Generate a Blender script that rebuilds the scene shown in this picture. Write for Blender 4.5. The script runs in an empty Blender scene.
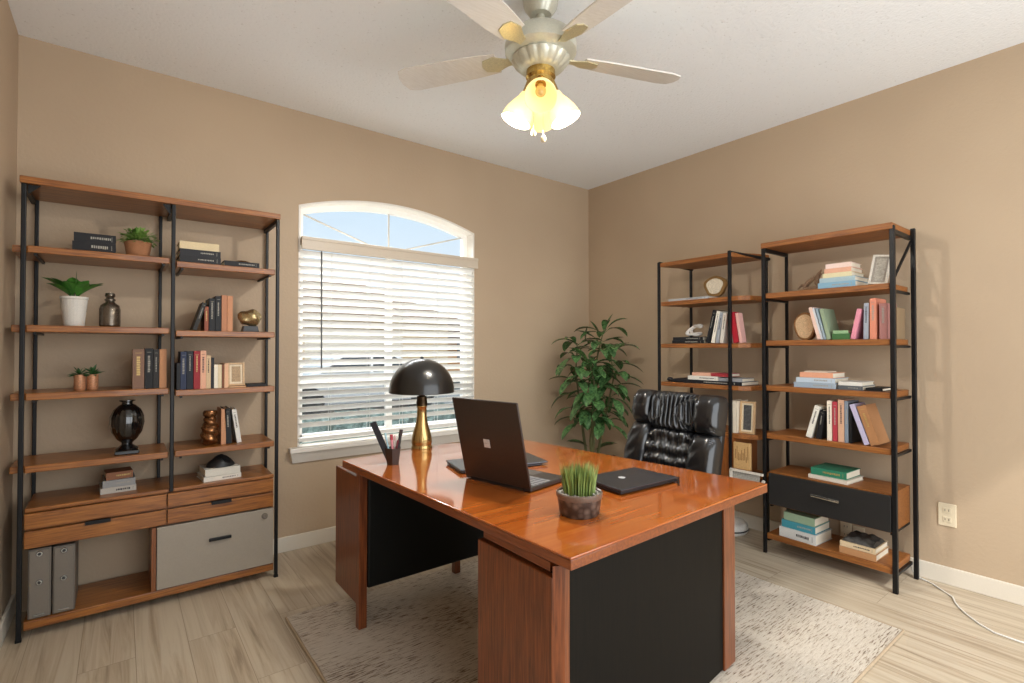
import bpy, bmesh, math, random
from mathutils import Vector, Matrix, Euler
C = bpy.context.scene.collection
random.seed(7)
PI = math.pi
V = Vector

# ------------------------------------------------------------------ camera
cd = bpy.data.cameras.new('camera'); cam = bpy.data.objects.new('camera', cd); C.objects.link(cam)
bpy.context.scene.camera = cam
cd.sensor_width = 36.0; cd.lens = 507.96 / 1024 * 36.0; cd.clip_start = 0.02; cd.clip_end = 200
yaw, pit = math.radians(37.624), math.radians(0.762)
cam.location = (-3.4789, -3.3333, 1.2472)
cam.rotation_euler = (PI/2 + pit, 0, -yaw)

# ------------------------------------------------------------------ colour management, world, large lights
sc = bpy.context.scene
sc.view_settings.view_transform = 'Standard'; sc.view_settings.look = 'None'
sc.view_settings.exposure = 0.46; sc.view_settings.gamma = 1.0; sc.view_settings.use_curve_mapping = False

def lin(h):
    h = h.lstrip('#'); o = []
    for i in (0, 2, 4):
        c = int(h[i:i+2], 16) / 255
        o.append(c/12.92 if c <= .04045 else ((c+.055)/1.055)**2.4)
    return (o[0], o[1], o[2], 1)

w = bpy.data.worlds.new('sky'); sc.world = w; w.use_nodes = True
nt = w.node_tree; nt.nodes.clear()
wo = nt.nodes.new('ShaderNodeOutputWorld'); bg = nt.nodes.new('ShaderNodeBackground')
tc = nt.nodes.new('ShaderNodeTexCoord'); sp = nt.nodes.new('ShaderNodeSeparateXYZ'); cr = nt.nodes.new('ShaderNodeValToRGB')
nt.links.new(tc.outputs['Generated'], sp.inputs[0]); nt.links.new(sp.outputs['Z'], cr.inputs[0])
cr.color_ramp.elements[0].position = 0.0; cr.color_ramp.elements[0].color = lin('F0F7FC')
cr.color_ramp.elements[1].position = 0.45; cr.color_ramp.elements[1].color = lin('B4DAF6')
nt.links.new(cr.outputs[0], bg.inputs['Color']); bg.inputs['Strength'].default_value = .78
nt.links.new(bg.outputs[0], wo.inputs[0])

def area(name, loc, target, sx, sy, power, col):
    l = bpy.data.lights.new(name, 'AREA'); l.shape = 'RECTANGLE'; l.size = sx; l.size_y = sy; l.energy = power; l.color = col
    o = bpy.data.objects.new(name, l); C.objects.link(o); o.location = loc
    o.rotation_euler = (V(target) - V(loc)).to_track_quat('-Z', 'Y').to_euler()
    return o
# added fill lamp, set in the made-up opening of the unseen rear wall
area('added_rear_fill', (-1.9, -4.28, 1.35), (-1.9, 0, 1.75), 3.2, 2.3, 52, (0.98, 0.99, 1.0))
# daylight falling on the window from outside
area('window_daylight', (-1.9, 2.0, 3.9), (-1.95, -0.6, 0.9), 3.0, 2.0, 460, (0.96, 0.98, 1.0))
sun = bpy.data.lights.new('sun', 'SUN'); sun.energy = 1.4; sun.angle = 0.03; sun.color = (1, .96, .9)
so = bpy.data.objects.new('sun', sun); C.objects.link(so); so.rotation_euler = (math.radians(38), math.radians(-30), 0)

# ------------------------------------------------------------------ materials
MATS = {}
def base_mat(name):
    m = bpy.data.materials.new(name); m.use_nodes = True
    n = m.node_tree.nodes; b = n['Principled BSDF']
    return m, n, m.node_tree.links, b
def coords(n, l, scale, rot=(0, 0, 0), kind='Object'):
    t = n.new('ShaderNodeTexCoord'); mp = n.new('ShaderNodeMapping')
    mp.inputs['Scale'].default_value = scale; mp.inputs['Rotation'].default_value = rot
    l.new(t.outputs[kind], mp.inputs[0]); return mp
def plain(name, hexcol, rough=.5, metal=0, var=.12, scale=30, bump=0, coat=0, spec=.5):
    """solid colour with faint mottling"""
    if name in MATS: return MATS[name]
    m, n, l, b = base_mat(name); c = lin(hexcol)
    mp = coords(n, l, (scale,)*3); nz = n.new('ShaderNodeTexNoise'); nz.inputs['Detail'].default_value = 4
    l.new(mp.outputs[0], nz.inputs[0])
    r = n.new('ShaderNodeValToRGB'); r.color_ramp.elements[0].position = .3; r.color_ramp.elements[1].position = .7
    r.color_ramp.elements[0].color = tuple(x*(1-var) for x in c[:3])+(1,)
    r.color_ramp.elements[1].color = tuple(min(1, x*(1+var)) for x in c[:3])+(1,)
    l.new(nz.outputs[0], r.inputs[0]); l.new(r.outputs[0], b.inputs['Base Color'])
    b.inputs['Roughness'].default_value = rough; b.inputs['Metallic'].default_value = metal
    b.inputs['Coat Weight'].default_value = coat; b.inputs['Specular IOR Level'].default_value = spec
    if bump:
        bp = n.new('ShaderNodeBump'); bp.inputs['Strength'].default_value = bump; bp.inputs['Distance'].default_value = .004
        l.new(nz.outputs[0], bp.inputs['Height']); l.new(bp.outputs[0], b.inputs['Normal'])
    MATS[name] = m; return m
def wood(name, dark, light, axis='x', rough=.35, coat=0, mid=None, fine=1.0):
    if name in MATS: return MATS[name]
    m, n, l, b = base_mat(name)
    s = {'x': (1.3, 26, 26), 'y': (26, 1.3, 26), 'z': (30, 30, 1.3)}[axis]
    mp = coords(n, l, tuple(v*fine for v in s)); nz = n.new('ShaderNodeTexNoise'); nz.inputs['Detail'].default_value = 6
    nz.inputs['Distortion'].default_value = .6; nz.inputs['Roughness'].default_value = .6
    l.new(mp.outputs[0], nz.inputs[0])
    r = n.new('ShaderNodeValToRGB'); r.color_ramp.elements[0].position = .33; r.color_ramp.elements[1].position = .68
    r.color_ramp.elements[0].color = lin(dark); r.color_ramp.elements[1].color = lin(light)
    if mid: e = r.color_ramp.elements.new(.5); e.color = lin(mid)
    l.new(nz.outputs[0], r.inputs[0]); l.new(r.outputs[0], b.inputs['Base Color'])
    b.inputs['Roughness'].default_value = rough; b.inputs['Coat Weight'].default_value = coat; b.inputs['Coat Roughness'].default_value = .06
    MATS[name] = m; return m

def wall_mat():
    m, n, l, b = base_mat('tan_orange_peel_paint')
    mp = coords(n, l, (1,)*3); nz = n.new('ShaderNodeTexNoise'); nz.inputs['Scale'].default_value = 55; nz.inputs['Detail'].default_value = 3
    n2 = n.new('ShaderNodeTexNoise'); n2.inputs['Scale'].default_value = 1.2
    l.new(mp.outputs[0], nz.inputs[0]); l.new(mp.outputs[0], n2.inputs[0])
    r = n.new('ShaderNodeValToRGB'); r.color_ramp.elements[0].position = .3; r.color_ramp.elements[1].position = .7
    r.color_ramp.elements[0].color = lin('B29D84'); r.color_ramp.elements[1].color = lin('BAA58B')
    l.new(n2.outputs[0], r.inputs[0]); l.new(r.outputs[0], b.inputs['Base Color'])
    b.inputs['Roughness'].default_value = .6; b.inputs['Specular IOR Level'].default_value = .3
    bp = n.new('ShaderNodeBump'); bp.inputs['Strength'].default_value = .35; bp.inputs['Distance'].default_value = .004
    l.new(nz.outputs[0], bp.inputs['Height']); l.new(bp.outputs[0], b.inputs['Normal']); return m
def ceiling_mat():
    m, n, l, b = base_mat('white_knockdown_ceiling')
    mp = coords(n, l, (1,)*3); nz = n.new('ShaderNodeTexNoise'); nz.inputs['Scale'].default_value = 70; nz.inputs['Detail'].default_value = 5
    l.new(mp.outputs[0], nz.inputs[0])
    r = n.new('ShaderNodeValToRGB'); r.color_ramp.elements[0].position = .27; r.color_ramp.elements[1].position = .36
    r.color_ramp.elements[0].color = lin('D8DAD9'); r.color_ramp.elements[1].color = lin('EFF2F3')
    l.new(nz.outputs[0], r.inputs[0]); l.new(r.outputs[0], b.inputs['Base Color']); b.inputs['Roughness'].default_value = .9
    bp = n.new('ShaderNodeBump'); bp.inputs['Strength'].default_value = .5; bp.inputs['Distance'].default_value = .006
    l.new(nz.outputs[0], bp.inputs['Height']); l.new(bp.outputs[0], b.inputs['Normal']); return m
def floor_mat():
    m, n, l, b = base_mat('greige_oak_planks')
    mp = coords(n, l, (1, 1, 1), (0, 0, PI/2))
    br = n.new('ShaderNodeTexBrick'); br.inputs['Scale'].default_value = 1; br.inputs['Brick Width'].default_value = 1.22
    br.inputs['Row Height'].default_value = .18; br.inputs['Mortar Size'].default_value = .0012; br.inputs['Mortar Smooth'].default_value = .3
    br.offset = .37; br.inputs['Color1'].default_value = (0, 0, 0, 1); br.inputs['Color2'].default_value = (1, 1, 1, 1); br.inputs['Mortar'].default_value = (.5, .5, .5, 1)
    l.new(mp.outputs[0], br.inputs[0])
    mp2 = coords(n, l, (30, 1.3, 1)); ad = n.new('ShaderNodeVectorMath'); ad.operation = 'MULTIPLY_ADD'
    l.new(br.outputs['Color'], ad.inputs[0]); ad.inputs[1].default_value = (7, 7, 7); l.new(mp2.outputs[0], ad.inputs[2])
    nz = n.new('ShaderNodeTexNoise'); nz.inputs['Scale'].default_value = 1; nz.inputs['Detail'].default_value = 7; nz.inputs['Roughness'].default_value = .62; nz.inputs['Distortion'].default_value = .8
    l.new(ad.outputs[0], nz.inputs[0])
    r = n.new('ShaderNodeValToRGB'); el = r.color_ramp.elements
    el[0].position = .28; el[0].color = lin('93826C'); el[1].position = .60; el[1].color = lin('C5B8A2')
    e = el.new(.44); e.color = lin('B6A68F')
    l.new(nz.outputs[0], r.inputs[0])
    mx = n.new('ShaderNodeMix'); mx.data_type = 'RGBA'; mx.blend_type = 'MULTIPLY'
    l.new(r.outputs[0], mx.inputs[6]); r2 = n.new('ShaderNodeValToRGB'); r2.color_ramp.elements[0].color = (.92, .91, .90, 1); r2.color_ramp.elements[1].color = (1, 1, 1, 1)
    l.new(br.outputs['Color'], r2.inputs[0]); l.new(r2.outputs[0], mx.inputs[7]); mx.inputs[0].default_value = 1
    m2 = n.new('ShaderNodeMix'); m2.data_type = 'RGBA'; l.new(br.outputs['Fac'], m2.inputs[0]); l.new(mx.outputs[2], m2.inputs[6]); m2.inputs[7].default_value = lin('8E7E6A')
    l.new(m2.outputs[2], b.inputs['Base Color']); b.inputs['Roughness'].default_value = .42
    bp = n.new('ShaderNodeBump'); bp.inputs['Strength'].default_value = .06; bp.inputs['Distance'].default_value = .002
    l.new(nz.outputs[0], bp.inputs['Height']); l.new(bp.outputs[0], b.inputs['Normal']); return m
def rug_mat():
    m, n, l, b = base_mat('ivory_rug_with_brown_flecks')
    mp = coords(n, l, (17, 150, 1)); nz = n.new('ShaderNodeTexNoise'); nz.inputs['Scale'].default_value = 1; nz.inputs['Detail'].default_value = 5; nz.inputs['Roughness'].default_value = .7
    l.new(mp.outputs[0], nz.inputs[0])
    mp3 = coords(n, l, (1.6, 2.2, 1)); n3 = n.new('ShaderNodeTexNoise'); n3.inputs['Scale'].default_value = 1.6; n3.inputs['Detail'].default_value = 3; l.new(mp3.outputs[0], n3.inputs[0])
    ma = n.new('ShaderNodeMath'); ma.operation = 'MULTIPLY_ADD'; ma.inputs[1].default_value = .30; l.new(n3.outputs[0], ma.inputs[0]); l.new(nz.outputs[0], ma.inputs[2])
    r = n.new('ShaderNodeValToRGB'); el = r.color_ramp.elements
    el[0].position = .50; el[0].color = lin('5A463D'); el[1].position = .63; el[1].color = lin('CCC1B1')
    e = el.new(.56); e.color = lin('A29280'); e = el.new(.9); e.color = lin('DAD1C4')
    l.new(ma.outputs[0], r.inputs[0]); l.new(r.outputs[0], b.inputs['Base Color']); b.inputs['Roughness'].default_value = .95; b.inputs['Specular IOR Level'].default_value = .1
    n4 = n.new('ShaderNodeTexNoise'); n4.inputs['Scale'].default_value = 260; mp4 = coords(n, l, (1, 1, 1)); l.new(mp4.outputs[0], n4.inputs[0])
    mm = n.new('ShaderNodeMath'); mm.operation = 'ADD'; l.new(nz.outputs[0], mm.inputs[0]); l.new(n4.outputs[0], mm.inputs[1])
    bp = n.new('ShaderNodeBump'); bp.inputs['Strength'].default_value = .8; bp.inputs['Distance'].default_value = .006
    l.new(mm.outputs[0], bp.inputs['Height']); l.new(bp.outputs[0], b.inputs['Normal']); return m
def leaf_mat(name, a, bcol, rough=.35):
    if name in MATS: return MATS[name]
    m = wood(name, a, bcol, 'z', rough, 0, None, .35)
    b = m.node_tree.nodes['Principled BSDF']; b.inputs['Specular IOR Level'].default_value = .6
    return m

WALL = wall_mat(); CEIL = ceiling_mat(); FLOOR = floor_mat()
TRIM = plain('cream_trim_paint', 'E6E1D8', .4, var=.02)
WHITEP = plain('white_window_vinyl', 'F2F0EB', .4, var=.02)
BLACKM = plain('black_powder_steel', '0D0D0F', .42, .1, .1, spec=.35)
SHELF = wood('warm_walnut_along_x', '6A380F', 'A96B2C', 'x', .38, .2)
SHELFY = wood('warm_walnut_along_y', '6C3A14', 'A4682F', 'y', .5, .0)
SHELFZ = wood('warm_walnut_upright', '6A3814', '965828', 'z', .34, .2)
DESKTOP = wood('polished_orange_cherry', 'A04C16', 'BE6C2A', 'x', .13, 1.0, 'AF5B20', .2)
DESKEDGE = wood('orange_cherry_edge', '6A3010', '8E4A1A', 'y', .3, .3)
DESKV = wood('orange_cherry_upright', '532811', '8A4A24', 'z', .34, .15)
DARKPANEL = wood('black_brown_laminate', '0C0A07', '15110C', 'z', .55, 0)
DARKPANEL.node_tree.nodes['Principled BSDF'].inputs['Specular IOR Level'].default_value = .12

# ------------------------------------------------------------------ mesh helpers
def nb(): return bmesh.new()
def box(bm, x0, x1, y0, y1, z0, z1, mat=None):
    M = Matrix.Translation(((x0+x1)/2, (y0+y1)/2, (z0+z1)/2)) @ Matrix.Diagonal((abs(x1-x0), abs(y1-y0), abs(z1-z0), 1))
    if mat is not None: M = mat @ M
    bmesh.ops.create_cube(bm, size=1, matrix=M); return bm
def prism(bm, pts, z0, z1, mat=Matrix()):
    a = [bm.verts.new(mat @ V((p[0], p[1], z0))) for p in pts]; b = [bm.verts.new(mat @ V((p[0], p[1], z1))) for p in pts]
    n = len(pts); bm.faces.new(list(reversed(a))); bm.faces.new(b)
    for i in range(n): bm.faces.new((a[i], a[(i+1) % n], b[(i+1) % n], b[i]))
    bmesh.ops.recalc_face_normals(bm, faces=bm.faces[:]); return bm
def lathe(bm, prof, seg=32, mat=Matrix(), flute=None):
    rings = []
    for r, z in prof:
        ring = []
        for i in range(seg):
            a = 2*PI*i/seg; rr = r*(1 + (flute(a, z) if flute else 0))
            ring.append(bm.verts.new(mat @ V((rr*math.cos(a), rr*math.sin(a), z))))
        rings.append(ring)
    for a, b in zip(rings, rings[1:]):
        for i in range(seg):
            bm.faces.new((a[i], a[(i+1) % seg], b[(i+1) % seg], b[i]))
    if prof[0][0] > 1e-5: bm.faces.new(list(reversed(rings[0])))
    if prof[-1][0] > 1e-5: bm.faces.new(rings[-1])
    bmesh.ops.remove_doubles(bm, verts=bm.verts[:], dist=1e-6)
    bmesh.ops.recalc_face_normals(bm, faces=bm.faces[:]); return bm
def tube(bm, pts, r, seg=10):
    pts = [V(p) for p in pts]; rings = []
    rr = r if isinstance(r, (list, tuple)) else [r]*len(pts)
    prev = None
    for i, p in enumerate(pts):
        t = (pts[min(i+1, len(pts)-1)] - pts[max(i-1, 0)]).normalized()
        u = t.cross(V((0, 0, 1)))
        if u.length < .05: u = t.cross(V((1, 0, 0)))
        u.normalize()
        if prev is not None:
            u2 = prev - t*prev.dot(t)
            if u2.length > .1: u = u2.normalized()
        prev = u; v = t.cross(u)
        rings.append([bm.verts.new(p + (u*math.cos(2*PI*k/seg) + v*math.sin(2*PI*k/seg))*rr[i]) for k in range(seg)])
    nf = []
    for a, b in zip(rings, rings[1:]):
        for i in range(seg): nf.append(bm.faces.new((a[i], a[(i+1) % seg], b[(i+1) % seg], b[i])))
    nf.append(bm.faces.new(list(reversed(rings[0])))); nf.append(bm.faces.new(rings[-1]))
    if len(bm.faces) < 400: bmesh.ops.recalc_face_normals(bm, faces=nf)
    return bm
def ball(bm, c, r, sx=1, sy=1, sz=1, seg=16):
    bmesh.ops.create_uvsphere(bm, u_segments=seg, v_segments=max(6, seg//2), radius=r,
        matrix=Matrix.Translation(c) @ Matrix.Diagonal((sx, sy, sz, 1))); return bm

WM = {}
def world_of(o):
    return WM.get(o.name, Matrix())
def obj(name, bm, mat, parent=None, local=False, smooth=False, bevel=0, seg=2):
    """link a bmesh as one object; vertices are world coordinates unless local"""
    me = bpy.data.meshes.new(name)
    if parent is not None and not local: bm.transform(world_of(parent).inverted())
    bm.to_mesh(me); bm.free()
    me.materials.append(mat)
    if smooth:
        for p in me.polygons: p.use_smooth = True
        try: me.set_sharp_from_angle(angle=math.radians(40))
        except Exception: pass
    o = bpy.data.objects.new(name, me); C.objects.link(o)
    if parent is not None: o.parent = parent; WM[o.name] = world_of(parent)
    if bevel:
        b = o.modifiers.new('bevel', 'BEVEL'); b.width = bevel; b.segments = seg; b.limit_method = 'ANGLE'
    return o
def thing(name, label, cat, loc=(0, 0, 0), rotz=0, group=None, rot=None):
    o = bpy.data.objects.new(name, None); C.objects.link(o); o.empty_display_size = .05
    o.location = loc; o.rotation_euler = rot if rot else (0, 0, rotz)
    o['label'] = label; o['category'] = cat
    if group: o['group'] = group
    WM[o.name] = Matrix.Translation(loc) @ Euler(o.rotation_euler).to_matrix().to_4x4()
    return o
def tag(o, label, cat, group=None):
    o['label'] = label; o['category'] = cat
    if group: o['group'] = group
    return o
def struct(name, bm, mat, **k):
    o = obj(name, bm, mat, **k); o['kind'] = 'structure'; return o

# ------------------------------------------------------------------ room shell
L = 3.875; H = 2.74; YB = -4.4
struct('floor', box(nb(), -L-.12, .12, YB-.12, .16, -.1, 0), FLOOR)
struct('ceiling', box(nb(), -L-.12, .12, YB-.12, .16, H, H+.1), CEIL)
struct('wall_right', box(nb(), 0, .12, YB, .0, 0, H), WALL)
struct('wall_left', box(nb(), -L-.12, -L, YB, .0, 0, H), WALL)
bm = nb(); box(bm, -L, -3.55, YB-.12, YB, 0, H); box(bm, -.25, 0, YB-.12, YB, 0, H); box(bm, -3.55, -.25, YB-.12, YB, 2.5, H)
struct('wall_rear', bm, WALL)  # unseen rear wall; its wide opening is made up for the fill lamp
# window wall with an arched opening
WX0, WX1, WZ0, WZS = -2.600, -1.285, .60, 2.148
def arch(x, rise=.112, zs=WZS):
    c = (WX0+WX1)/2; h = (WX1-WX0)/2; R = (h*h+rise*rise)/(2*rise)
    return zs + rise - R + math.sqrt(max(0, R*R-(x-c)**2))
NA = 24
xs = [WX0 + (WX1-WX0)*i/NA for i in range(NA+1)]
bm = nb()
box(bm, -L, WX0, 0, .14, 0, H); box(bm, WX1, 0, 0, .14, 0, H); box(bm, WX0, WX1, 0, .14, 0, WZ0)
poly = [(x, arch(x)) for x in xs] + [(WX1, H), (WX0, H)]
MW = Matrix(((1, 0, 0, 0), (0, 0, 1, 0), (0, 1, 0, 0), (0, 0, 0, 1)))   # (x,z,y)->(x,y,z)
a = [bm.verts.new((x, 0, z)) for x, z in poly]; b = [bm.verts.new((x, .14, z)) for x, z in poly]
n_ = len(poly)
for i in range(NA):
    pass
# strips above the arch
for i in range(NA):
    x0, x1 = xs[i], xs[i+1]
    for y, flip in ((0, 1), (.14, 0)):
        f = [bm.verts.new((x0, y, arch(x0))), bm.verts.new((x1, y, arch(x1))), bm.verts.new((x1, y, H)), bm.verts.new((x0, y, H))]
        bm.faces.new(f if flip else list(reversed(f)))
    f = [bm.verts.new((x0, 0, arch(x0))), bm.verts.new((x0, .14, arch(x0))), bm.verts.new((x1, .14, arch(x1))), bm.verts.new((x1, 0, arch(x1)))]
    bm.faces.new(f)
for v in a+b: bm.verts.remove(v)
struct('wall_window', bm, WALL)

# baseboards
BBP = plain('cream_baseboard_paint', 'DDD5C6', .45, var=.02)
def baseboard(name, x0, x1, y0, y1): struct(name, box(nb(), x0, x1, y0, y1, 0, .092), BBP, bevel=.004)
baseboard('baseboard_window', -2.83, -.0, -.014, 0)
baseboard('baseboard_right', -.014, 0, YB, -.014)
baseboard('baseboard_left', -L, -L+.014, YB, 0)

# window reveal lining (painted cream), frame, grilles, glass
bm = nb(); t = .012
box(bm, WX0, WX0+t, -.002, .10, .64, WZS); box(bm, WX1-t, WX1, -.002, .10, .64, WZS)
for i in range(NA):
    x0, x1 = xs[i], xs[i+1]
    vs = [(x0, -.002, arch(x0)), (x1, -.002, arch(x1)), (x1, .10, arch(x1)), (x0, .10, arch(x0))]
    lo = [bm.verts.new((p[0], p[1], p[2]-t)) for p in vs]; hi = [bm.verts.new((p[0], p[1], p[2])) for p in vs]
    bm.faces.new(lo); bm.faces.new(list(reversed(hi)))
    for k in range(4): bm.faces.new((lo[k], hi[k], hi[(k+1) % 4], lo[(k+1) % 4]))
bmesh.ops.recalc_face_normals(bm, faces=bm.faces[:])
struct('trim_1', bm, TRIM)
win = struct('window_1', (lambda bm: bm)(box(nb(), WX0+.012, WX1-.012, .085, .125, .64, .69)), WHITEP)
def arcband(bm, z_off, th, y0, y1, inset):
    xa = [WX0+inset + (WX1-WX0-2*inset)*i/NA for i in range(NA+1)]
    for i in range(NA):
        q = []
        for x in (xa[i], xa[i+1]):
            z = arch(x)-z_off
            q.append([(x, y0, z), (x, y1, z), (x, y1, z-th), (x, y0, z-th)])
        A = [bm.verts.new(p) for p in q[0]]; B = [bm.verts.new(p) for p in q[1]]
        for k in range(4): bm.faces.new((A[k], A[(k+1) % 4], B[(k+1) % 4], B[k]))
        bm.faces.new(A); bm.faces.new(list(reversed(B)))
    bmesh.ops.recalc_face_normals(bm, faces=bm.faces[:])
bm = nb(); box(bm, WX0+.012, WX0+.05, .085, .125, .64, WZS-.02); box(bm, WX1-.05, WX1-.012, .085, .125, .64, WZS-.02)
box(bm, -1.975, -1.93, .088, .12, .66, 1.93); box(bm, WX0+.03, WX1-.03, .090, .12, 1.005, 1.030); box(bm, WX0+.03, WX1-.03, .086, .124, 1.90, 1.955)
arcband(bm, .012, .035, .085, .125, .014)
obj('window_frame', bm, WHITEP, win)
GR = plain('grey_white_grille_bar', 'BDB9B0', .5, var=.03)
for p, q in (((-2.555, 2.120), (-2.02, 1.945)), ((-1.955, 2.225), (-1.955, 1.95)), ((-1.335, 2.125), (-1.88, 1.955))):
    obj('grille_bar', tube(nb(), [(p[0], .10, p[1]), (q[0], .10, q[1])], .006, 6), GR, win)
# glass
gm, gn, gl, gb = base_mat('window_glass'); gb.inputs['Transmission Weight'].default_value = 1; gb.inputs['Roughness'].default_value = 0; gb.inputs['IOR'].default_value = 1.02
tr = gn.new('ShaderNodeBsdfTransparent'); gs = gn.new('ShaderNodeBsdfGlossy'); gs.inputs['Roughness'].default_value = .02; mxs = gn.new('ShaderNodeMixShader'); mxs.inputs[0].default_value = .04
gl.new(tr.outputs[0], mxs.inputs[1]); gl.new(gs.outputs[0], mxs.inputs[2]); gl.new(mxs.outputs[0], gn['Material Output'].inputs[0])
bm = nb(); xa = [WX0+.03+(WX1-WX0-.06)*i/NA for i in range(NA+1)]
ring = [(x, arch(x)-.03) for x in xs[1:-1]]
vs = [bm.verts.new((WX0+.03, .106, .66)), bm.verts.new((WX1-.03, .106, .66))] + [bm.verts.new((x, .106, z)) for x, z in reversed(ring)]
bm.faces.new(vs); obj('glass_pane', bm, gm, win)
# insect screen on the lower sash
sm, sn, sl, sb = base_mat('grey_insect_screen'); tr = sn.new('ShaderNodeBsdfTransparent'); mxs = sn.new('ShaderNodeMixShader'); mxs.inputs[0].default_value = .45
sb.inputs['Base Color'].default_value = lin('2E3438'); sb.inputs['Roughness'].default_value = .8
sl.new(tr.outputs[0], mxs.inputs[1]); sl.new(sb.outputs[0], mxs.inputs[2]); sl.new(mxs.outputs[0], sn['Material Output'].inputs[0])
bm = nb(); vs = [bm.verts.new(p) for p in ((WX0+.05, .13, .66), (WX1-.05, .13, .66), (WX1-.05, .13, 1.01), (WX0+.05, .13, 1.01))]; bm.faces.new(vs)
obj('insect_screen', bm, sm, win)
# stool and apron
bm = nb(); prism(bm, [(WX0-.055, -.055), (WX1+.055, -.055), (WX1+.055, 0), (WX1, 0), (WX1, .1), (WX0, .1), (WX0, 0), (WX0-.055, 0)], .602, .632)
struct('trim_2', bm, TRIM, bevel=.004)
bm = nb(); MA = Matrix(((1, 0, 0, 0), (0, 1, 0, 0), (0, 0, 1, 0), (0, 0, 0, 1)))
va = [bm.verts.new(p) for p in ((WX0-.05, -.045, .602), (WX1+.05, -.045, .602), (WX1+.03, -.012, .535), (WX0-.03, -.012, .535), (WX0-.05, 0, .602), (WX1+.05, 0, .602), (WX1+.03, 0, .535), (WX0-.03, 0, .535))]
for f in ((0, 1, 2, 3), (4, 7, 6, 5), (0, 4, 5, 1), (3, 2, 6, 7), (0, 3, 7, 4), (1, 5, 6, 2)): bm.faces.new([va[i] for i in f])
bmesh.ops.recalc_face_normals(bm, faces=bm.faces[:]); struct('trim_3', bm, TRIM)

# ------------------------------------------------------------------ blinds
SLAT = plain('white_faux_wood_slat', 'E6E4DE', .4, var=.01)
VAL = plain('cream_valance', 'CBBEAB', .4, var=.02)
bl = thing('venetian_blind', 'white slatted venetian blind with cream valance covering the arched window', 'blind', (-1.9425, .03, .64))
bm = nb(); box(bm, WX0+.008, WX1+.006, -.046, -.030, 1.866, 1.945); box(bm, WX0+.008, WX1+.006, -.052, -.046, 1.925, 1.945); box(bm, WX0+.008, WX1+.006, -.050, -.046, 1.866, 1.880)
box(bm, WX0+.015, WX1-.015, -.03, .04, 1.90, 1.945)
obj('valance', bm, VAL, bl, bevel=.003)
pitch = .0492; tilt = math.radians(40)
nsl = 24
for i in range(nsl):
    z = 1.845 - i*pitch
    if z < .715: break
    bm = nb(); M = Matrix.Translation((0, .006, z)) @ Matrix.Rotation(-tilt, 4, 'X')
    box(bm, WX0+.003, WX1-.006, -.027, .027, -.0015, .0015, M)
    obj('slat', bm, SLAT, bl)
obj('bottom_rail', box(nb(), WX0+.003, WX1-.006, -.018, .028, .664, .686), SLAT, bl, bevel=.003)
for x in (-2.40, -2.14, -1.90, -1.62, -1.38):
    for y_ in (-.018, .030): obj('ladder_cord', tube(nb(), [(x, y_, 1.87), (x, y_, .685)], .0012, 6), SLAT, bl)
DG = plain('smoky_wand_plastic', '5E5E5E', .3)
obj('tilt_wand', tube(nb(), [(-2.468, -.034, 1.865), (-2.466, -.036, 1.12)], .005, 8), DG, bl)

# ------------------------------------------------------------------ outside, seen through the blinds
struct('trim_4', box(nb(), -30, 40, .3, 60, -.45, -.30), plain('dusty_ground', '8E938E', .9, scale=3))
struct('trim_5', box(nb(), -30, 40, 5.2, 13, -.30, -.285), plain('pale_street', 'D3CEC6', .9, scale=2))
STUC = plain('tan_stucco', 'C9AE8C', .9, scale=8); ROOFT = plain('brown_roof_tile', '8C6F58', .9, scale=6)
def house(x, y, wx, wy, h, rise, label, wall, roof):
    t = thing('house', label, 'house', (x, y, -.29))
    obj('outer_wall', box(nb(), x-wx/2, x+wx/2, y-wy/2, y+wy/2, -.29, h), wall, t)
    bm = nb(); e = .5
    v = [bm.verts.new(p) for p in ((x-wx/2-e, y-wy/2-e, h), (x+wx/2+e, y-wy/2-e, h), (x+wx/2+e, y+wy/2+e, h), (x-wx/2-e, y+wy/2+e, h), (x-wx/4, y, h+rise), (x+wx/4, y, h+rise))]
    for f in ((0, 1, 5, 4), (1, 2, 5), (2, 3, 4, 5), (3, 0, 4), (3, 2, 1, 0)): bm.faces.new([v[i] for i in f])
    obj('roof', bm, roof, t)
    obj('garage_door', box(nb(), x-wx*.1, x+wx*.28, y-wy/2-.05, y-wy/2, -.2, 1.9), plain('cream_garage', 'D8CBB6', .7), t)
    obj('house_window', box(nb(), x-wx*.36, x-wx*.2, y-wy/2-.04, y-wy/2, .6, 1.7), plain('dark_pane', '3A4450', .2), t)
house(2.2, 17.5, 9, 7, 2.3, 1.7, 'tan stucco house with brown roof, leftmost across the street', STUC, ROOFT)
house(12.5, 21, 9, 7, 1.6, 1.1, 'orange tan house with low brown roof, behind the middle slats', plain('orange_tan_stucco', 'C08F62', .9), plain('umber_roof', '6A5446', .9))
house(23.5, 23, 9, 7, 2.0, 1.4, 'tan house with grey brown roof, rightmost across the street', STUC, plain('greyish_roof', '85766A', .9))
ct = thing('car', 'white sedan parked on the street seen through the blinds', 'car', (1.2, 9.2, -.285))
prof = [(-2.2, .25), (-2.2, .75), (-1.9, .9), (-1.3, .95), (-.7, 1.38), (.7, 1.4), (1.4, 1.0), (2.1, .85), (2.25, .6), (2.2, .25)]
MC = Matrix.Translation((1.2, 9.2, -.285)) @ Matrix(((1, 0, 0, 0), (0, 0, 1, 0), (0, 1, 0, 0), (0, 0, 0, 1)))
obj('car_body', prism(nb(), prof, -.85, .85, MC), plain('white_car_paint', 'F0F0F0', .25), ct, bevel=.05)
obj('side_window', prism(nb(), [(-1.1, .97), (-.62, 1.32), (.05, 1.34), (.05, .97)], -.87, .87, MC), plain('dark_car_glass', '2B3640', .1), ct)
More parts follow.
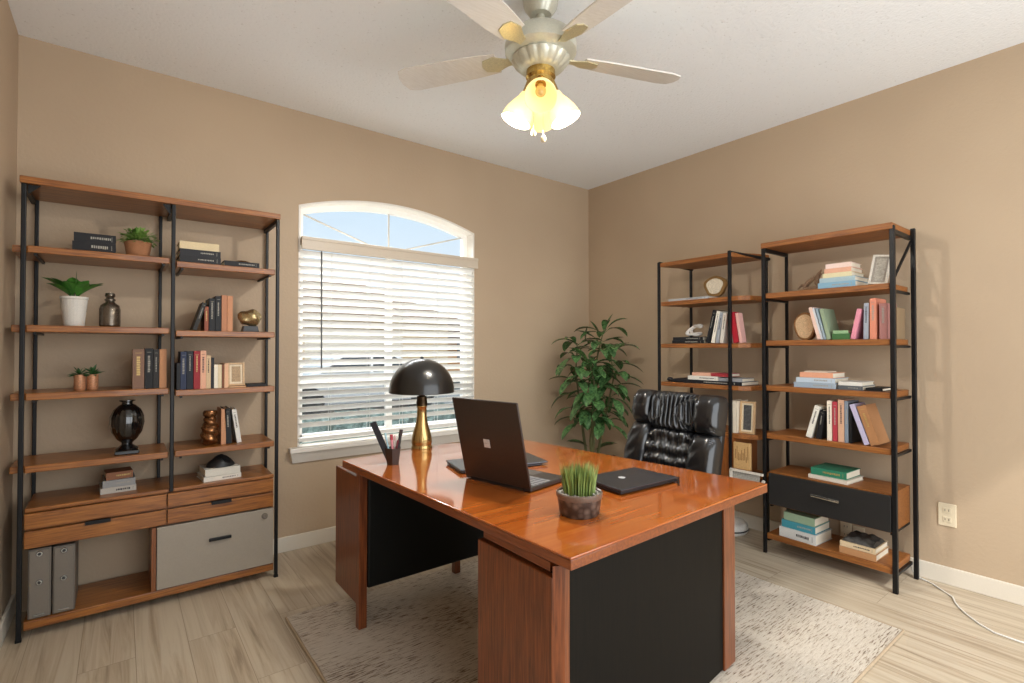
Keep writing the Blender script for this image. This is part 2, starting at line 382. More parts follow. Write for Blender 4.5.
obj('side_window', prism(nb(), [(.12, .97), (.12, 1.34), (.66, 1.33), (1.2, 1.0)], -.87, .87, MC), MATS['dark_car_glass'], ct)
for x in (-1.35, 1.45):
    bm = nb(); bmesh.ops.create_cone(bm, cap_ends=True, segments=24, radius1=.33, radius2=.33, depth=1.76, matrix=Matrix.Translation((1.2+x, 9.2, .045)) @ Matrix.Rotation(PI/2, 4, 'X'))
    obj('wheel', bm, plain('tyre_black', '1A1A1A', .8), ct)
bm = nb(); bmesh.ops.create_grid(bm, x_segments=220, y_segments=24, size=.5)
rh = random.Random(21)
for v in bm.verts:
    u_, t_ = v.co.x*14+1, (v.co.y+.5)*PI
    k_ = 1+rh.uniform(-.14, .14)
    v.co = V((u_, 2.9-.40*math.cos(t_)*k_, -.3+.70*math.sin(t_)**.6*k_))
o = obj('hedge', bm, plain('blue_green_hedge', '5E716C', .8, var=.4, scale=8)); tag(o, 'low blue green hedge running outside below the window', 'hedge')

# ------------------------------------------------------------------ rug
RX0, RX1, RY0, RY1 = -2.862, -.752, -2.60, -.835
RUG = rug_mat()
bm = nb(); bmesh.ops.create_grid(bm, x_segments=60, y_segments=50, size=.5, matrix=Matrix.Translation(((RX0+RX1)/2, (RY0+RY1)/2, .012)) @ Matrix.Diagonal((RX1-RX0, RY1-RY0, 1, 1)))
for v in bm.verts:
    v.co.x += .004*math.sin(v.co.y*23) if abs(v.co.x-RX0) < .01 or abs(v.co.x-RX1) < .01 else 0
r_ = bmesh.ops.extrude_face_region(bm, geom=bm.faces[:])
for g in r_['geom']:
    if isinstance(g, bmesh.types.BMVert): g.co.z = .001
bmesh.ops.recalc_face_normals(bm, faces=bm.faces[:])
rt = thing('area_rug', 'ivory flecked area rug lying under the desk and chair', 'rug', ((RX0+RX1)/2, (RY0+RY1)/2, 0))
obj('pile', bm, RUG, rt)
bm = nb(); e = .006
tube(bm, [(RX0-e/2, RY0, .007), (RX0-e/2, RY1, .007)], e, 8); tube(bm, [(RX1+e/2, RY0, .007), (RX1+e/2, RY1, .007)], e, 8)
tube(bm, [(RX0, RY0-e/2, .007), (RX1, RY0-e/2, .007)], e, 8)
obj('bound_edge', bm, plain('beige_binding', 'A8957C', .9), rt)
RT = .012   # rug top

# ------------------------------------------------------------------ shelf units
def board(parent, pts, z0, z1, mat, name='shelf_board'):
    return obj(name, prism(nb(), pts, z0, z1), mat, parent, bevel=.003)
def rect(x0, x1, y0, y1): return [(x0, y0), (x1, y0), (x1, y1), (x0, y1)]
def post(parent, x, y, z1, s=.0085, z0=0, name='post'):
    return obj(name, box(nb(), x-s, x+s, y-s, y+s, z0, z1), BLACKM, parent, bevel=.003)

BX0, BX1, BY0, BY1 = -3.812, -2.797, -.331, -.022
bc = thing('bookcase', 'wide walnut bookcase with black posts and drawers, left of the window', 'bookcase', ((BX0+BX1)/2, (BY0+BY1)/2, 0))
for x, zt in ((BX0, 1.955), (-3.276, 1.955), (BX1, 1.955)):
    zb = 0 if x != -3.276 else .545
    post(bc, x, BY0-.004, zt, z0=zb)
for x in (-3.80, -3.313, -2.787): post(bc, x, BY1-.008, 1.955, s=.0075)
# top board in two lengths meeting at the middle post, then shelves
board(bc, rect(-3.826, -2.785, -.345, -.014), 1.957, 1.987, SHELF, 'top_board')
for z in (1.692, 1.348, 1.052, .740):
    for x0, x1, dz in ((-3.80, -3.289, 0), (-3.262, -2.808, -.012 if z != .740 else 0)):
        board(bc, rect(x0, x1, BY0+.002, BY1) if x0 > -3.5 else [(-3.801, BY0+.002), (x1, BY0+.002), (x1, BY1), (-3.850, BY1), (-3.850, BY0+.022), (-3.801, BY0+.022)], z-.030+dz, z+dz, SHELF)
        for xa_, xb_ in ((x0+.02, x0+.03), (x1-.03, x1-.02)):
            obj('shelf_bracket', box(nb(), xa_, xb_, BY0+.01, BY1, z-.040+dz, z-.0301+dz), BLACKM, bc)
    if z > 1.5:
        pass
for x in (BX0, -3.276, BX1):
    obj('side_rail', box(nb(), x-.008, x+.008, BY0, BY1, 1.935, 1.956), BLACKM, bc)
board(bc, rect(-3.799, -2.808, BY0+.002, BY1), .541, .558, SHELF, 'counter_board')
board(bc, rect(-3.799, -2.808, BY0+.002, BY1), .038, .074, SHELF, 'bottom_board')
obj('back_rail', box(nb(), -3.79, -2.80, BY1, BY1+.008, .30, .36), SHELF, bc)
obj('divider', box(nb(), -3.352, -3.334, BY0+.006, BY1, .074, .378), SHELFZ, bc)
obj('side_panel', box(nb(), -2.823, -2.811, BY0+.006, BY1, .074, .541), SHELFZ, bc)
obj('drawer_case', box(nb(), -3.797, -2.823, BY0+.02, BY1, .380, .540), SHELF, bc)
for x0, x1, hx, dz in ((-3.799, -3.296, -3.553, 0), (-3.290, -2.812, -3.06, 0)):
    for z0, z1 in ((.470, .536), (.388, .460)):
        d = obj('drawer', box(nb(), x0, x1, BY0-.006, BY0+.02, z0-dz, z1-dz), SHELF, bc, bevel=.002)
        if z0 < .4:
            bm = nb(); box(bm, hx-.045, hx+.045, BY0-.016, BY0-.006, .4595, .466); box(bm, hx-.045, hx+.045, BY0-.016, BY0-.012, .450, .4595)
            obj('handle', bm, BLACKM, d)
GREYF = plain('warm_grey_lacquer', '9A9184', .35, var=.03)
d = obj('file_drawer', box(nb(), -3.332, -2.812, BY0-.008, BY0+.02, .080, .379), GREYF, bc, bevel=.002)
obj('handle', box(nb(), -3.115, -3.015, BY0-.022, BY0-.008, .266, .280), BLACKM, d, bevel=.002)
bm = nb(); bmesh.ops.create_cone(bm, cap_ends=True, segments=24, radius1=.016, radius2=.013, depth=.012, matrix=Matrix.Translation((-2.856, BY0-.012, .343)) @ Matrix.Rotation(PI/2, 4, 'X'))
obj('lock', bm, plain('brushed_nickel', 'A9A49C', .25, .9), d)
# gusset plates at the top left post
obj('corner_bracket', prism(nb(), [(-3.80, 1.956), (-3.76, 1.956), (-3.80, 1.915)], -.325, -.318, Matrix(((1, 0, 0, 0), (0, 0, 1, 0), (0, 1, 0, 0), (0, 0, 0, 1)))), BLACKM, bc)
obj('corner_bracket', prism(nb(), [(-3.289, 1.956), (-3.32, 1.956), (-3.289, 1.905)], -.325, -.318, Matrix(((1, 0, 0, 0), (0, 0, 1, 0), (0, 1, 0, 0), (0, 0, 0, 1)))), BLACKM, bc)
for x in (BX0, BX1):
    obj('foot_cap', box(nb(), x-.010, x+.010, BY0-.014, BY0+.006, .0, .012), BLACKM, bc)

# narrow unit on the right wall
XF = -.347
nu = thing('shelf_unit', 'narrow walnut shelf unit with black posts behind the leather chair', 'shelf unit', (-.2, -1.36, 0))
post(nu, XF, -1.040, 1.878, .009); post(nu, XF, -1.587, 1.882, .010)
post(nu, -.06, -1.118, 1.845, .0085); post(nu, -.06, -1.685, 1.845, .0085)
board(nu, [(-.345, -1.045), (-.345, -1.60), (-.05, -1.70), (-.05, -1.13)], 1.842, 1.872, SHELFY, 'top_board')
for y0, y1 in ((-1.04, -1.125), (-1.587, -1.70)):
    obj('side_rail', tube(nb(), [(XF, y0, 1.872), (-.05, y1, 1.842)], .011, 8), BLACKM, nu)
for z in (1.585, 1.280, 1.005):
    board(nu, [(-.345, -1.053), (-.345, -1.64), (-.30, -1.70), (-.05, -1.745), (-.05, -1.11)], z-.030, z, SHELFY)
board(nu, [(-.345, -1.053), (-.345, -1.64), (-.30, -1.745), (-.05, -1.76), (-.05, -1.11)], .668, .700, SHELFY)
obj('cabinet_side', box(nb(), -.345, -.05, -1.612, -1.598, .425, .668), SHELFZ, nu, bevel=.002)
obj('cabinet_side', box(nb(), -.345, -.05, -1.075, -1.061, .425, .668), SHELFZ, nu, bevel=.002)
obj('cabinet_front', box(nb(), -.347, -.335, -1.598, -1.075, .40, .668), SHELFZ, nu, bevel=.002)
board(nu, [(-.345, -1.061), (-.345, -1.66), (-.30, -1.745), (-.05, -1.755), (-.05, -1.11)], .395, .425, SHELFY)

# wide unit with the black drawer
wu = thing('shelf_unit', 'tall walnut shelf unit with a black drawer, rightmost against the wall', 'shelf unit', (-.2, -2.14, 0))
post(wu, XF, -1.806, 1.868, .0095); post(wu, XF, -2.466, 1.878, .0115)
post(wu, -.06, -1.815, 1.868, .0085); post(wu, -.06, -2.480, 1.900, .0105)
board(wu, rect(-.362, -.045, -2.470, -1.796), 1.860, 1.893, SHELFY, 'top_board')
for y in (-1.815, -2.466): obj('side_rail', box(nb(), XF, -.06, y-.008, y+.008, 1.838, 1.8595), BLACKM, wu)
obj('cross_brace', tube(nb(), [(-.06, -2.470, 1.83), (XF+.02, -2.462, 1.60)], .0075, 8), BLACKM, wu)
for z in (1.584, 1.295, 1.020, .730):
    board(wu, rect(-.348, -.05, -2.452, -1.818), z-.032, z, SHELFY)
    for y in (-1.820, -2.458): obj('side_rail', box(nb(), XF+.01, -.06, y-.007, y+.007, z-.046, z-.0325), BLACKM, wu)
bm = nb(); box(bm, -.345, -.05, -2.452, -1.830, .480, .498); box(bm, -.345, -.05, -2.452, -1.830, .300, .312); box(bm, -.345, -.05, -2.452, -2.436, .312, .480); box(bm, -.345, -.05, -1.846, -1.830, .312, .480)
obj('drawer_case', bm, SHELFY, wu)
dr = obj('drawer', box(nb(), -.362, -.345, -2.452, -1.836, .306, .492), plain('matt_black_front', '1C1B1B', .5, var=.05), wu, bevel=.002)
bm = nb(); tube(bm, [(-.378, -2.083, .416), (-.378, -2.222, .410)], .0085, 8); tube(bm, [(-.362, -2.095, .4155), (-.378, -2.095, .4155)], .004, 6); tube(bm, [(-.362, -2.21, .410), (-.378, -2.21, .410)], .004, 6)
obj('handle', bm, plain('polished_nickel', 'D8D4CC', .15, 1), dr, smooth=True)
for y in (-1.838, -2.448): obj('side_rail', box(nb(), XF+.01, -.06, y-.006, y+.006, .288, .2995), BLACKM, wu)
board(wu, rect(-.348, -.05, -2.452, -1.818), .090, .124, SHELFY, 'bottom_board')
for y in (-1.820, -2.458): obj('side_rail', box(nb(), XF+.01, -.06, y-.007, y+.007, .074, .0895), BLACKM, wu)

# ------------------------------------------------------------------ desk
ZT = .74
A_ = (-2.678, -1.035); B_ = (-2.12, -.965); C_ = (-1.70, -1.14); D_ = (-1.555, -2.405); E_ = (-2.612, -2.442)
dk = thing('desk', 'glossy orange cherry executive desk with black panels standing on the rug', 'desk', (-2.1, -1.75, RT))
top = obj('desktop', prism(nb(), [E_, D_, C_, B_, A_], ZT-.006, ZT), DESKTOP, dk, bevel=.002)
obj('desktop_edge', prism(nb(), [E_, D_, C_, B_, A_], ZT-.032, ZT-.0061), DESKEDGE, dk, bevel=.002)
obj('apron', prism(nb(), [(-2.575, -2.39), (-1.60, -2.32), (-1.72, -1.19), (-2.12, -1.01), (-2.625, -1.08)], .692, ZT-.032), DESKEDGE, dk)
XD = -2.580
# right pedestal, set slightly askew under the top
def q4(a, b, w_, dirn=1):   # strip of width w_ beside segment a-b
    a, b = V((a[0], a[1], 0)), V((b[0], b[1], 0)); n_ = (b-a).normalized(); m_ = V((-n_.y, n_.x, 0))*w_*dirn
    return [(a.x, a.y), (b.x, b.y), ((b+m_).x, (b+m_).y), ((a+m_).x, (a+m_).y)]
FN, FF = (XD+.02, -2.372), (-1.625, -2.280)          # near and far end of the outer panel
obj('pedestal', prism(nb(), [(XD, -2.350), (-1.66, -2.262), (-1.66, -1.98), (XD, -2.03)], .03, .655), DARKPANEL, dk, bevel=.002)
obj('pedestal_face', box(nb(), XD-.022, XD, -2.362, -2.022, .02, .660), DESKV, dk, bevel=.003)
obj('end_strip', prism(nb(), [(XD-.020, -2.3625), (XD+.006, -2.380), (XD+.026, -2.377), (XD+.026, -2.352), (XD+.001, -2.352)], .02, .690), DESKV, dk)
obj('end_panel', prism(nb(), q4((XD+.027, -2.372), (-1.66, -2.284), .020), .03, .692), DARKPANEL, dk)
obj('top_rail', box(nb(), XD-.012, XD+.03, -2.345, -2.04, .668, .692), DESKEDGE, dk)
obj('leg', prism(nb(), [(-1.657, -2.290), (-1.562, -2.280), (-1.562, -2.20), (-1.657, -2.20)], .022, .692), DESKV, dk, bevel=.003)
obj('foot', box(nb(), -1.615, -1.575, -2.275, -2.22, RT, .022), plain('grey_foot_pad', 'A8A6A2', .5), dk)
obj('leg', box(nb(), XD, XD+.045, -2.08, -2.04, RT, .04), DESKV, dk)
# left pedestal
XL = -2.640
obj('pedestal', box(nb(), XL+.02, -2.02, -1.135, -.90, .185, .672), DARKPANEL, dk, bevel=.004)
obj('pedestal_face', prism(nb(), [(-.835, .112), (-.835, .674), (-1.111, .674), (-1.111, .112)], XL, XL+.02, Matrix(((0, 0, 1, 0), (1, 0, 0, 0), (0, 1, 0, 0), (0, 0, 0, 1)))), DESKV, dk, bevel=.002)
obj('inner_panel', box(nb(), XL+.036, -1.80, -1.150, -1.122, .180, .692), plain('black_leatherette_panel', '0F100E', .5, var=.08, spec=.25), dk, bevel=.012, seg=4)
obj('leg', box(nb(), XL-.003, XL+.034, -1.150, -1.112, RT, .692), DESKV, dk, bevel=.002)
obj('leg', box(nb(), -2.02, -1.985, -.93, -.895, RT, .185), DESKV, dk, bevel=.002)

# ------------------------------------------------------------------ desk items
BRASS = plain('antique_brass', 'B89C66', .2, .92, .08)
BLK = plain('satin_black_shade', '1B1A19', .28, .2, .1, coat=.3)
lp = (-2.262, -1.003, ZT)
lt = thing('table_lamp', 'black dome table lamp with a brass bottle shaped base on the desk', 'lamp', lp)
k = 1.0
obj('lamp_base', lathe(nb(), [(.0, 0), (.052, 0), (.053, .006), (.050, .014), (.049, .02), (.052, .03), (.050, .055), (.043, .085), (.033, .115), (.027, .145), (.0245, .175), (.024, .205), (.027, .21), (.027, .216), (.0, .216)], 40), BRASS, lt, local=True, smooth=True)
obj('collar', lathe(nb(), [(0, .216), (.028, .216), (.028, .236), (.026, .24), (.026, .262), (.008, .270), (.008, .40), (0, .40)], 32), plain('dark_bronze_collar', '3A2A18', .3, .8), lt, local=True, smooth=True)
dome = [(.164*math.sin(a), .290 + .166*math.cos(a)) for a in [PI/2*i/14 for i in range(14, -1, -1)]]
dome_in = [(max(r-.004, 0), z-.004 if r > .02 else z-.004) for r, z in reversed(dome)]
obj('lamp_shade', lathe(nb(), [(.160, .282)] + [(.165, .284)] + dome[:-1] + [(0, .456)] , 48), BLK, lt, local=True, smooth=True)
lt.children[-1].data.materials[0] = BLK
obj('finial', lathe(nb(), [(0, .455), (.010, .456), (.010, .461), (.005, .465), (0, .466)], 16), BLK, lt, local=True, smooth=True)

# pen cup
MESHB = plain('smoked_cup_black', '3E3029', .2, .3)
pc = thing('pen_cup', 'small dark hexagonal pen cup near the left desk edge', 'pen cup', (-2.528, -1.245, ZT))
obj('cup', lathe(nb(), [(0, 0), (.028, 0), (.037, .072), (.034, .072), (.026, .006), (0, .006)], 6), MESHB, pc, local=True)
def stick(name, label, cat, p, q, r, col, cap=None):
    t = thing(name, label, cat, p, group=None)
    c = obj('barrel', tube(nb(), [p, V(p).lerp(V(q), .8)], r, 8), plain('stick_'+col, col, .4), t, smooth=True)
    obj('cap', tube(nb(), [V(p).lerp(V(q), .8), q], r*1.15, 8), plain('stick_'+(cap or col), cap or col, .4), t, smooth=True)
cx, cy = -2.528, -1.245
bm = nb(); Mr = Matrix.Translation((cx-.012, cy+.006, ZT+.014)) @ Matrix.Rotation(math.radians(-24), 4, V((.61, .79, 0))) @ Matrix.Rotation(-yaw, 4, 'Z')
box(bm, -.013, .013, -.003, .003, 0, .185, Mr); o = obj('ruler', bm, plain('slate_ruler', '20252E', .4)); tag(o, 'dark slate ruler leaning left in the pen cup', 'ruler')
stick('pen', 'pale blue pen in the cup beside the slate ruler', 'pen', (cx-.006, cy+.004, ZT+.012), (cx-.028, cy+.022, ZT+.135), .004, '9FC4CF')
stick('pen', 'pink pen with red cap in the middle of the cup', 'pen', (cx+.002, cy+.0, ZT+.012), (cx-.006, cy+.006, ZT+.128), .006, 'D98C93', 'A8283A')
stick('pen', 'white pen with pale pink cap in the cup', 'pen', (cx+.006, cy-.006, ZT+.012), (cx+.006, cy-.003, ZT+.125), .004, 'E8E2DE', 'D9AFAF')
stick('marker', 'thick black marker at the right side of the cup', 'marker', (cx+.010, cy-.010, ZT+.012), (cx+.028, cy-.022, ZT+.150), .007, '1B1B1D', '2B1C1C')
stick('pencil', 'maroon pencil low in the cup before the black marker', 'pencil', (cx-.002, cy-.010, ZT+.012), (cx+.014, cy-.020, ZT+.105), .004, '6C2430')

# open laptop
LAPB = plain('graphite_lid', '453A34', .36, .45, .06); LAPK = plain('black_keys', '0F0F10', .5)
hl, hr = V((-2.400, -1.640, ZT)), V((-2.335, -1.960, ZT))
wl = (hr-hl).length; ex = (hr-hl).normalized(); ey = V((-ex.y, ex.x, 0))    # ey points to the keyboard side
if ey.x < 0: ey = -ey
ll = thing('laptop', 'open dark laptop seen from behind its lid, left of the grass pot', 'laptop', hl)
ML = Matrix(((ex.x, ey.x, 0, hl.x), (ex.y, ey.y, 0, hl.y), (0, 0, 1, ZT), (0, 0, 0, 1)))
lb = obj('laptop_base', box(nb(), 0, wl, -.002, .215, .003, .018, ML), plain('graphite_deck', '4A4644', .35, .5), ll, bevel=.003)
bm = nb()
for r in range(5):
    for c in range(13):
        box(bm, .018+c*.0235, .018+c*.0235+.019, .022+r*.021, .022+r*.021+.0165, .018, .0195, ML)
obj('keyboard', bm, plain('grey_keys', '8A8A8C', .4), lb)
obj('trackpad', box(nb(), .11, .22, .145, .205, .018, .0185, ML), plain('grey_trackpad', '6A6866', .3, .4), lb)
lean = math.radians(-8)   # lid leans away from the user
Mlid = ML @ Matrix.Translation((0, 0, .012)) @ Matrix.Rotation(math.radians(13.5), 4, 'X')
bm = nb(); box(bm, 0, wl, -.005, .004, 0, .318, Mlid)
lid = obj('laptop_lid', bm, LAPB, ll, bevel=.004)
obj('screen', box(nb(), .008, wl-.008, .004, .005, .012, .310, Mlid), plain('dark_screen', '0B0C10', .1), lid)
SIL = plain('silver_emblem', 'D4D6D8', .3, .2)
bm = nb()
for i in (0, 1):
    for j in (0, 1): box(bm, .135+i*.0155, .135+i*.0155+.0145, -.0062, -.005, .135+j*.0165, .135+j*.0165+.0155, Mlid)
obj('logo', bm, SIL, lid)
obj('hinge', box(nb(), .03, wl-.03, -.004, .008, .0, .014, ML), LAPK, ll)

# slim closed laptop lying behind the open one
p = V((-2.345, -1.385, ZT)); q = V((-1.955, -1.475, ZT)); ex2 = (q-p).normalized(); ey2 = V((ex2.y, -ex2.x, 0))
M2 = Matrix(((ex2.x, ey2.x, 0, p.x), (ex2.y, ey2.y, 0, p.y), (0, 0, 1, ZT), (0, 0, 0, 1)))
s2 = thing('laptop', 'closed slim grey laptop lying behind the open laptop screen', 'laptop', p)
b_ = obj('laptop_base', box(nb(), .005, .370, .005, .205, .002, .009, M2), plain('graphite_base', '35363A', .35, .5), s2, bevel=.002)
obj('laptop_lid', box(nb(), 0, .40, 0, .205, .0095, .017, M2), plain('pewter_lid', '585A5E', .3, .7), s2, bevel=.003)
# closed laptop on the right
p = V((-2.155, -2.165, ZT)); 
ang = math.radians(-3)
M3 = Matrix.Translation((-1.965, -2.075, ZT)) @ Matrix.Rotation(ang, 4, 'Z')
s3 = thing('laptop', 'closed charcoal laptop with small round emblem, between grass pot and chair', 'laptop', (-1.955, -2.085, ZT))
obj('laptop_base', prism(nb(), [(-.145, -.108), (.165, -.105), (.150, .085), (-.14, .09)], .004, .013, M3), plain('charcoal_base', '1F1F22', .4, .4), s3, bevel=.002)
ld = obj('laptop_lid', prism(nb(), [(-.145, -.112), (.165, -.105), (.150, .095), (-.14, .1)], .0135, .022, M3), plain('charcoal_lid', '3E3E42', .3, .4), s3, bevel=.003)
bm = nb(); bmesh.ops.create_cone(bm, cap_ends=True, segments=24, radius1=.013, radius2=.013, depth=.001, matrix=M3 @ Matrix.Translation((-.02, .005, .0225)))
obj('emblem', bm, SIL, ld)
obj('stylus', tube(nb(), [M3 @ V((.13, -.135, .005)), M3 @ V((.215, -.07, .005))], .0035, 6), plain('black_stylus', '15100E', .4)); tag(bpy.data.objects['stylus'], 'thin black stylus at the right edge of the closed charcoal laptop', 'stylus')

# grass pot
gp = (-2.360, -2.220, ZT)
g = thing('potted_grass', 'bushy green grass in a round carved stone pot on the desk', 'potted plant', gp)
def potm():
    m, n, l, b = base_mat('carved_brown_stone'); mp = coords(n, l, (1, 1, 1)); vz = n.new('ShaderNodeTexVoronoi'); vz.inputs['Scale'].default_value = 45
    l.new(mp.outputs[0], vz.inputs[0]); r = n.new('ShaderNodeValToRGB'); r.color_ramp.elements[0].color = lin('7A675A'); r.color_ramp.elements[1].color = lin('3A2C24'); r.color_ramp.elements[1].position = .6
    l.new(vz.outputs['Distance'], r.inputs[0]); l.new(r.outputs[0], b.inputs['Base Color']); b.inputs['Roughness'].default_value = .45
    bp = n.new('ShaderNodeBump'); bp.inputs['Strength'].default_value = .6; bp.inputs['Distance'].default_value = .003; l.new(vz.outputs['Distance'], bp.inputs['Height']); l.new(bp.outputs[0], b.inputs['Normal']); return m
obj('pot', lathe(nb(), [(0, 0), (.055, 0), (.061, .006), (.066, .045), (.068, .052)], 40), potm(), g, local=True, smooth=True)
obj('pot_rim', lathe(nb(), [(.0675, .052), (.0705, .056), (.071, .068), (.068, .071), (.064, .068), (.062, .052)], 40), plain('brown_glaze_rim', '6B5A4E', .3), g, local=True, smooth=True)
bm = nb()
for i in range(220):
    a = random.uniform(0, 2*PI); r = .062*math.sqrt(random.random()); ball(bm, (r*math.cos(a), r*math.sin(a), .058+random.uniform(0, .006)), random.uniform(.003, .006), seg=6)
o = obj('pebbles', bm, plain('white_grey_gravel', 'B9B4AC', .8, var=.4, scale=90), g, local=True); o['kind'] = 'stuff'
bm = nb()
for i in range(520):
    a = random.uniform(0, 2*PI); r = .046*math.sqrt(random.random()); h = random.uniform(.066, .108); ld_ = random.uniform(.1, .45)*r/.046
    b0 = V((r*math.cos(a), r*math.sin(a), .055)); out = V((math.cos(a), math.sin(a), 0)); th = random.uniform(0, PI); wv = V((math.cos(th), math.sin(th), 0))*.0021
    mid = b0+out*ld_*.018+V((0, 0, h*.55)); tip = b0+out*ld_*.055+V((0, 0, h))
    v = [bm.verts.new(x) for x in (b0-wv, b0+wv, mid+wv*.9, mid-wv*.9, tip)]
    bm.faces.new((v[0], v[1], v[2], v[3])); bm.faces.new((v[3], v[2], v[4]))
o = obj('grass_blades', bm, leaf_mat('fresh_grass', '476624', 'A0B060', .5), g, local=True); o['kind'] = 'stuff'

# ------------------------------------------------------------------ leather chair
LEA = plain('black_leather', '111113', .28, 0, .1, 60, .02, coat=.45)
LEA2 = plain('black_leather_back', '0E0E0F', .4, 0, .1)
ch = thing('office_chair', 'black pleated leather office chair behind the desk', 'chair', (-1.12, -1.70, RT))
up = V((.22, 0, 1)).normalized(); fr = V((-1, 0, .22)).normalized(); ac = V((0, -1, 0))
org = V((-1.050, -1.690, 1.008))    # top centre of the backrest front
def frame_at(u, v, d): return org + ac*u - up*v + fr*d      # u across (image right +), v downwards, d towards the front
def cushion(u0, u1, v0, v1, t, disp=None, n=(40, 40), e=4, skew=0, taper=0):
    bm = nb(); nu_, nv_ = n; F = []; Bk = []
    for j in range(nv_+1):
        b = -1+2*j/nv_; rf = []; rb = []
        for i in range(nu_+1):
            a = -1+2*i/nu_
            # squircle outline
            s = max(abs(a), abs(b)); k = 1.0
            if s > 0:
                k = s/((abs(a)**5+abs(b)**5)**(1/5)) if s > .0 else 1
            aa, bb = a*k, b*k
            sh = max(0, (1-abs(a)**e))*max(0, (1-abs(b)**e)); dep = t*sh**.5
            v = (v0+v1)/2+bb*(v1-v0)/2
            wgt = (bb+1)/2
            u = (u0+u1)/2 + aa*(u1-u0)/2*(1+taper*wgt) + skew*wgt
            if disp: dep += disp(a, b)*min(1, sh*2.5)
            rf.append(bm.verts.new(frame_at(u, v, dep))); rb.append(bm.verts.new(frame_at(u, v, -.02)))
        F.append(rf); Bk.append(rb)
    for j in range(nv_):
        for i in range(nu_):
            bm.faces.new((F[j][i], F[j+1][i], F[j+1][i+1], F[j][i+1])); bm.faces.new((Bk[j][i], Bk[j][i+1], Bk[j+1][i+1], Bk[j+1][i]))
    for i in range(nu_):
        bm.faces.new((F[0][i], F[0][i+1], Bk[0][i+1], Bk[0][i])); bm.faces.new((F[nv_][i+1], F[nv_][i], Bk[nv_][i], Bk[nv_][i+1]))
    for j in range(nv_):
        bm.faces.new((F[j+1][0], F[j][0], Bk[j][0], Bk[j+1][0])); bm.faces.new((F[j][nu_], F[j+1][nu_], Bk[j+1][nu_], Bk[j][nu_]))
    bmesh.ops.recalc_face_normals(bm, faces=bm.faces[:]); return bm
def pleats(a, b): return .0085*math.sin(a*31-2.0*b+1.1*math.sin(b*2.2+a*3)+.6*math.sin(a*8))
def tufts(a, b): return .011*math.sin(9*a+8*b+.6*math.sin(5*b))*math.sin(9*a-8*b+.5*math.sin(6*a)) + .0015*math.sin(a*44)
def wing(a, b): return .0025*math.sin(b*9+a*2)*abs(a)
def creases(a, b): return .003*math.sin(b*14+a*5)*max(0, -a*.5+.5)
obj('headrest_pleats', cushion(-.165, .145, .0, .215, .060, pleats, (110, 44), 8), LEA, ch, smooth=True)
obj('headrest_wing', cushion(-.272, -.135, -.002, .195, .085, wing, (24, 30), 4), LEA, ch, smooth=True)
obj('headrest_wing', cushion(.120, .272, .002, .215, .085, wing, (24, 30), 4), LEA, ch, smooth=True)
obj('backrest_tufts', cushion(-.175, .150, .195, .56, .045, tufts, (80, 80), 8), LEA, ch, smooth=True)
obj('side_bolster', cushion(-.280, -.130, .175, .56, .070, creases, (24, 40), 4, -.03), LEA, ch, smooth=True)
obj('side_bolster', cushion(.105, .265, .200, .56, .070, creases, (24, 40), 4, .0), LEA, ch, smooth=True)
sh_ = nb(); box(sh_, -.255, .262, .02, .58, -.055, -.005)
for v in sh_.verts: v.co = frame_at(v.co.x, v.co.y, v.co.z)
bmesh.ops.recalc_face_normals(sh_, faces=sh_.faces[:])
obj('backrest_shell', sh_, LEA2, ch, bevel=.02, seg=4)
def stitch(u, v, d):
    a_ = frame_at(u, v, d); return tube(nb(), [a_, frame_at(u+.014, v+.004, d-.016)], .0013, 5)
for i in range(18): obj('stitch', stitch(.240, .03+i*.0095, .060), plain('grey_thread', '6A6A70', .5), ch)
for i in range(20): obj('stitch', stitch(.232, .235+i*.010, .052), plain('grey_thread', '6A6A70', .5), ch)
bm = nb(); box(bm, -1.62, -1.14, -1.96, -1.44, .43, .50); obj('seat_cushion', bm, LEA, ch, bevel=.03, seg=4)
for y in (-1.415, -1.985):
    obj('armrest', tube(nb(), [(-1.22, y, .46), (-1.24, y, .60), (-1.28, y, .63), (-1.46, y, .63), (-1.50, y, .60), (-1.50, y, .46)], .02, 10), LEA2, ch, smooth=True)
obj('gas_lift', tube(nb(), [(-1.37, -1.70, .10), (-1.37, -1.70, .43)], .028, 14), BLACKM, ch, smooth=True)
for kq in range(5):
    a = 2*PI*kq/5+.3; c, s = math.cos(a), math.sin(a)
    obj('base_leg', tube(nb(), [(-1.37, -1.70, .11), (-1.37+.27*c, -1.70+.27*s, .075)], [.026, .016], 10), BLACKM, ch, smooth=True)
    bm = nb(); bmesh.ops.create_cone(bm, cap_ends=True, segments=20, radius1=.026, radius2=.026, depth=.04, matrix=Matrix.Translation((-1.37+.27*c, -1.70+.27*s, RT+.027)) @ Matrix.Rotation(a, 4, 'Z') @ Matrix.Rotation(PI/2, 4, 'X'))
    obj('caster', bm, BLACKM, ch)

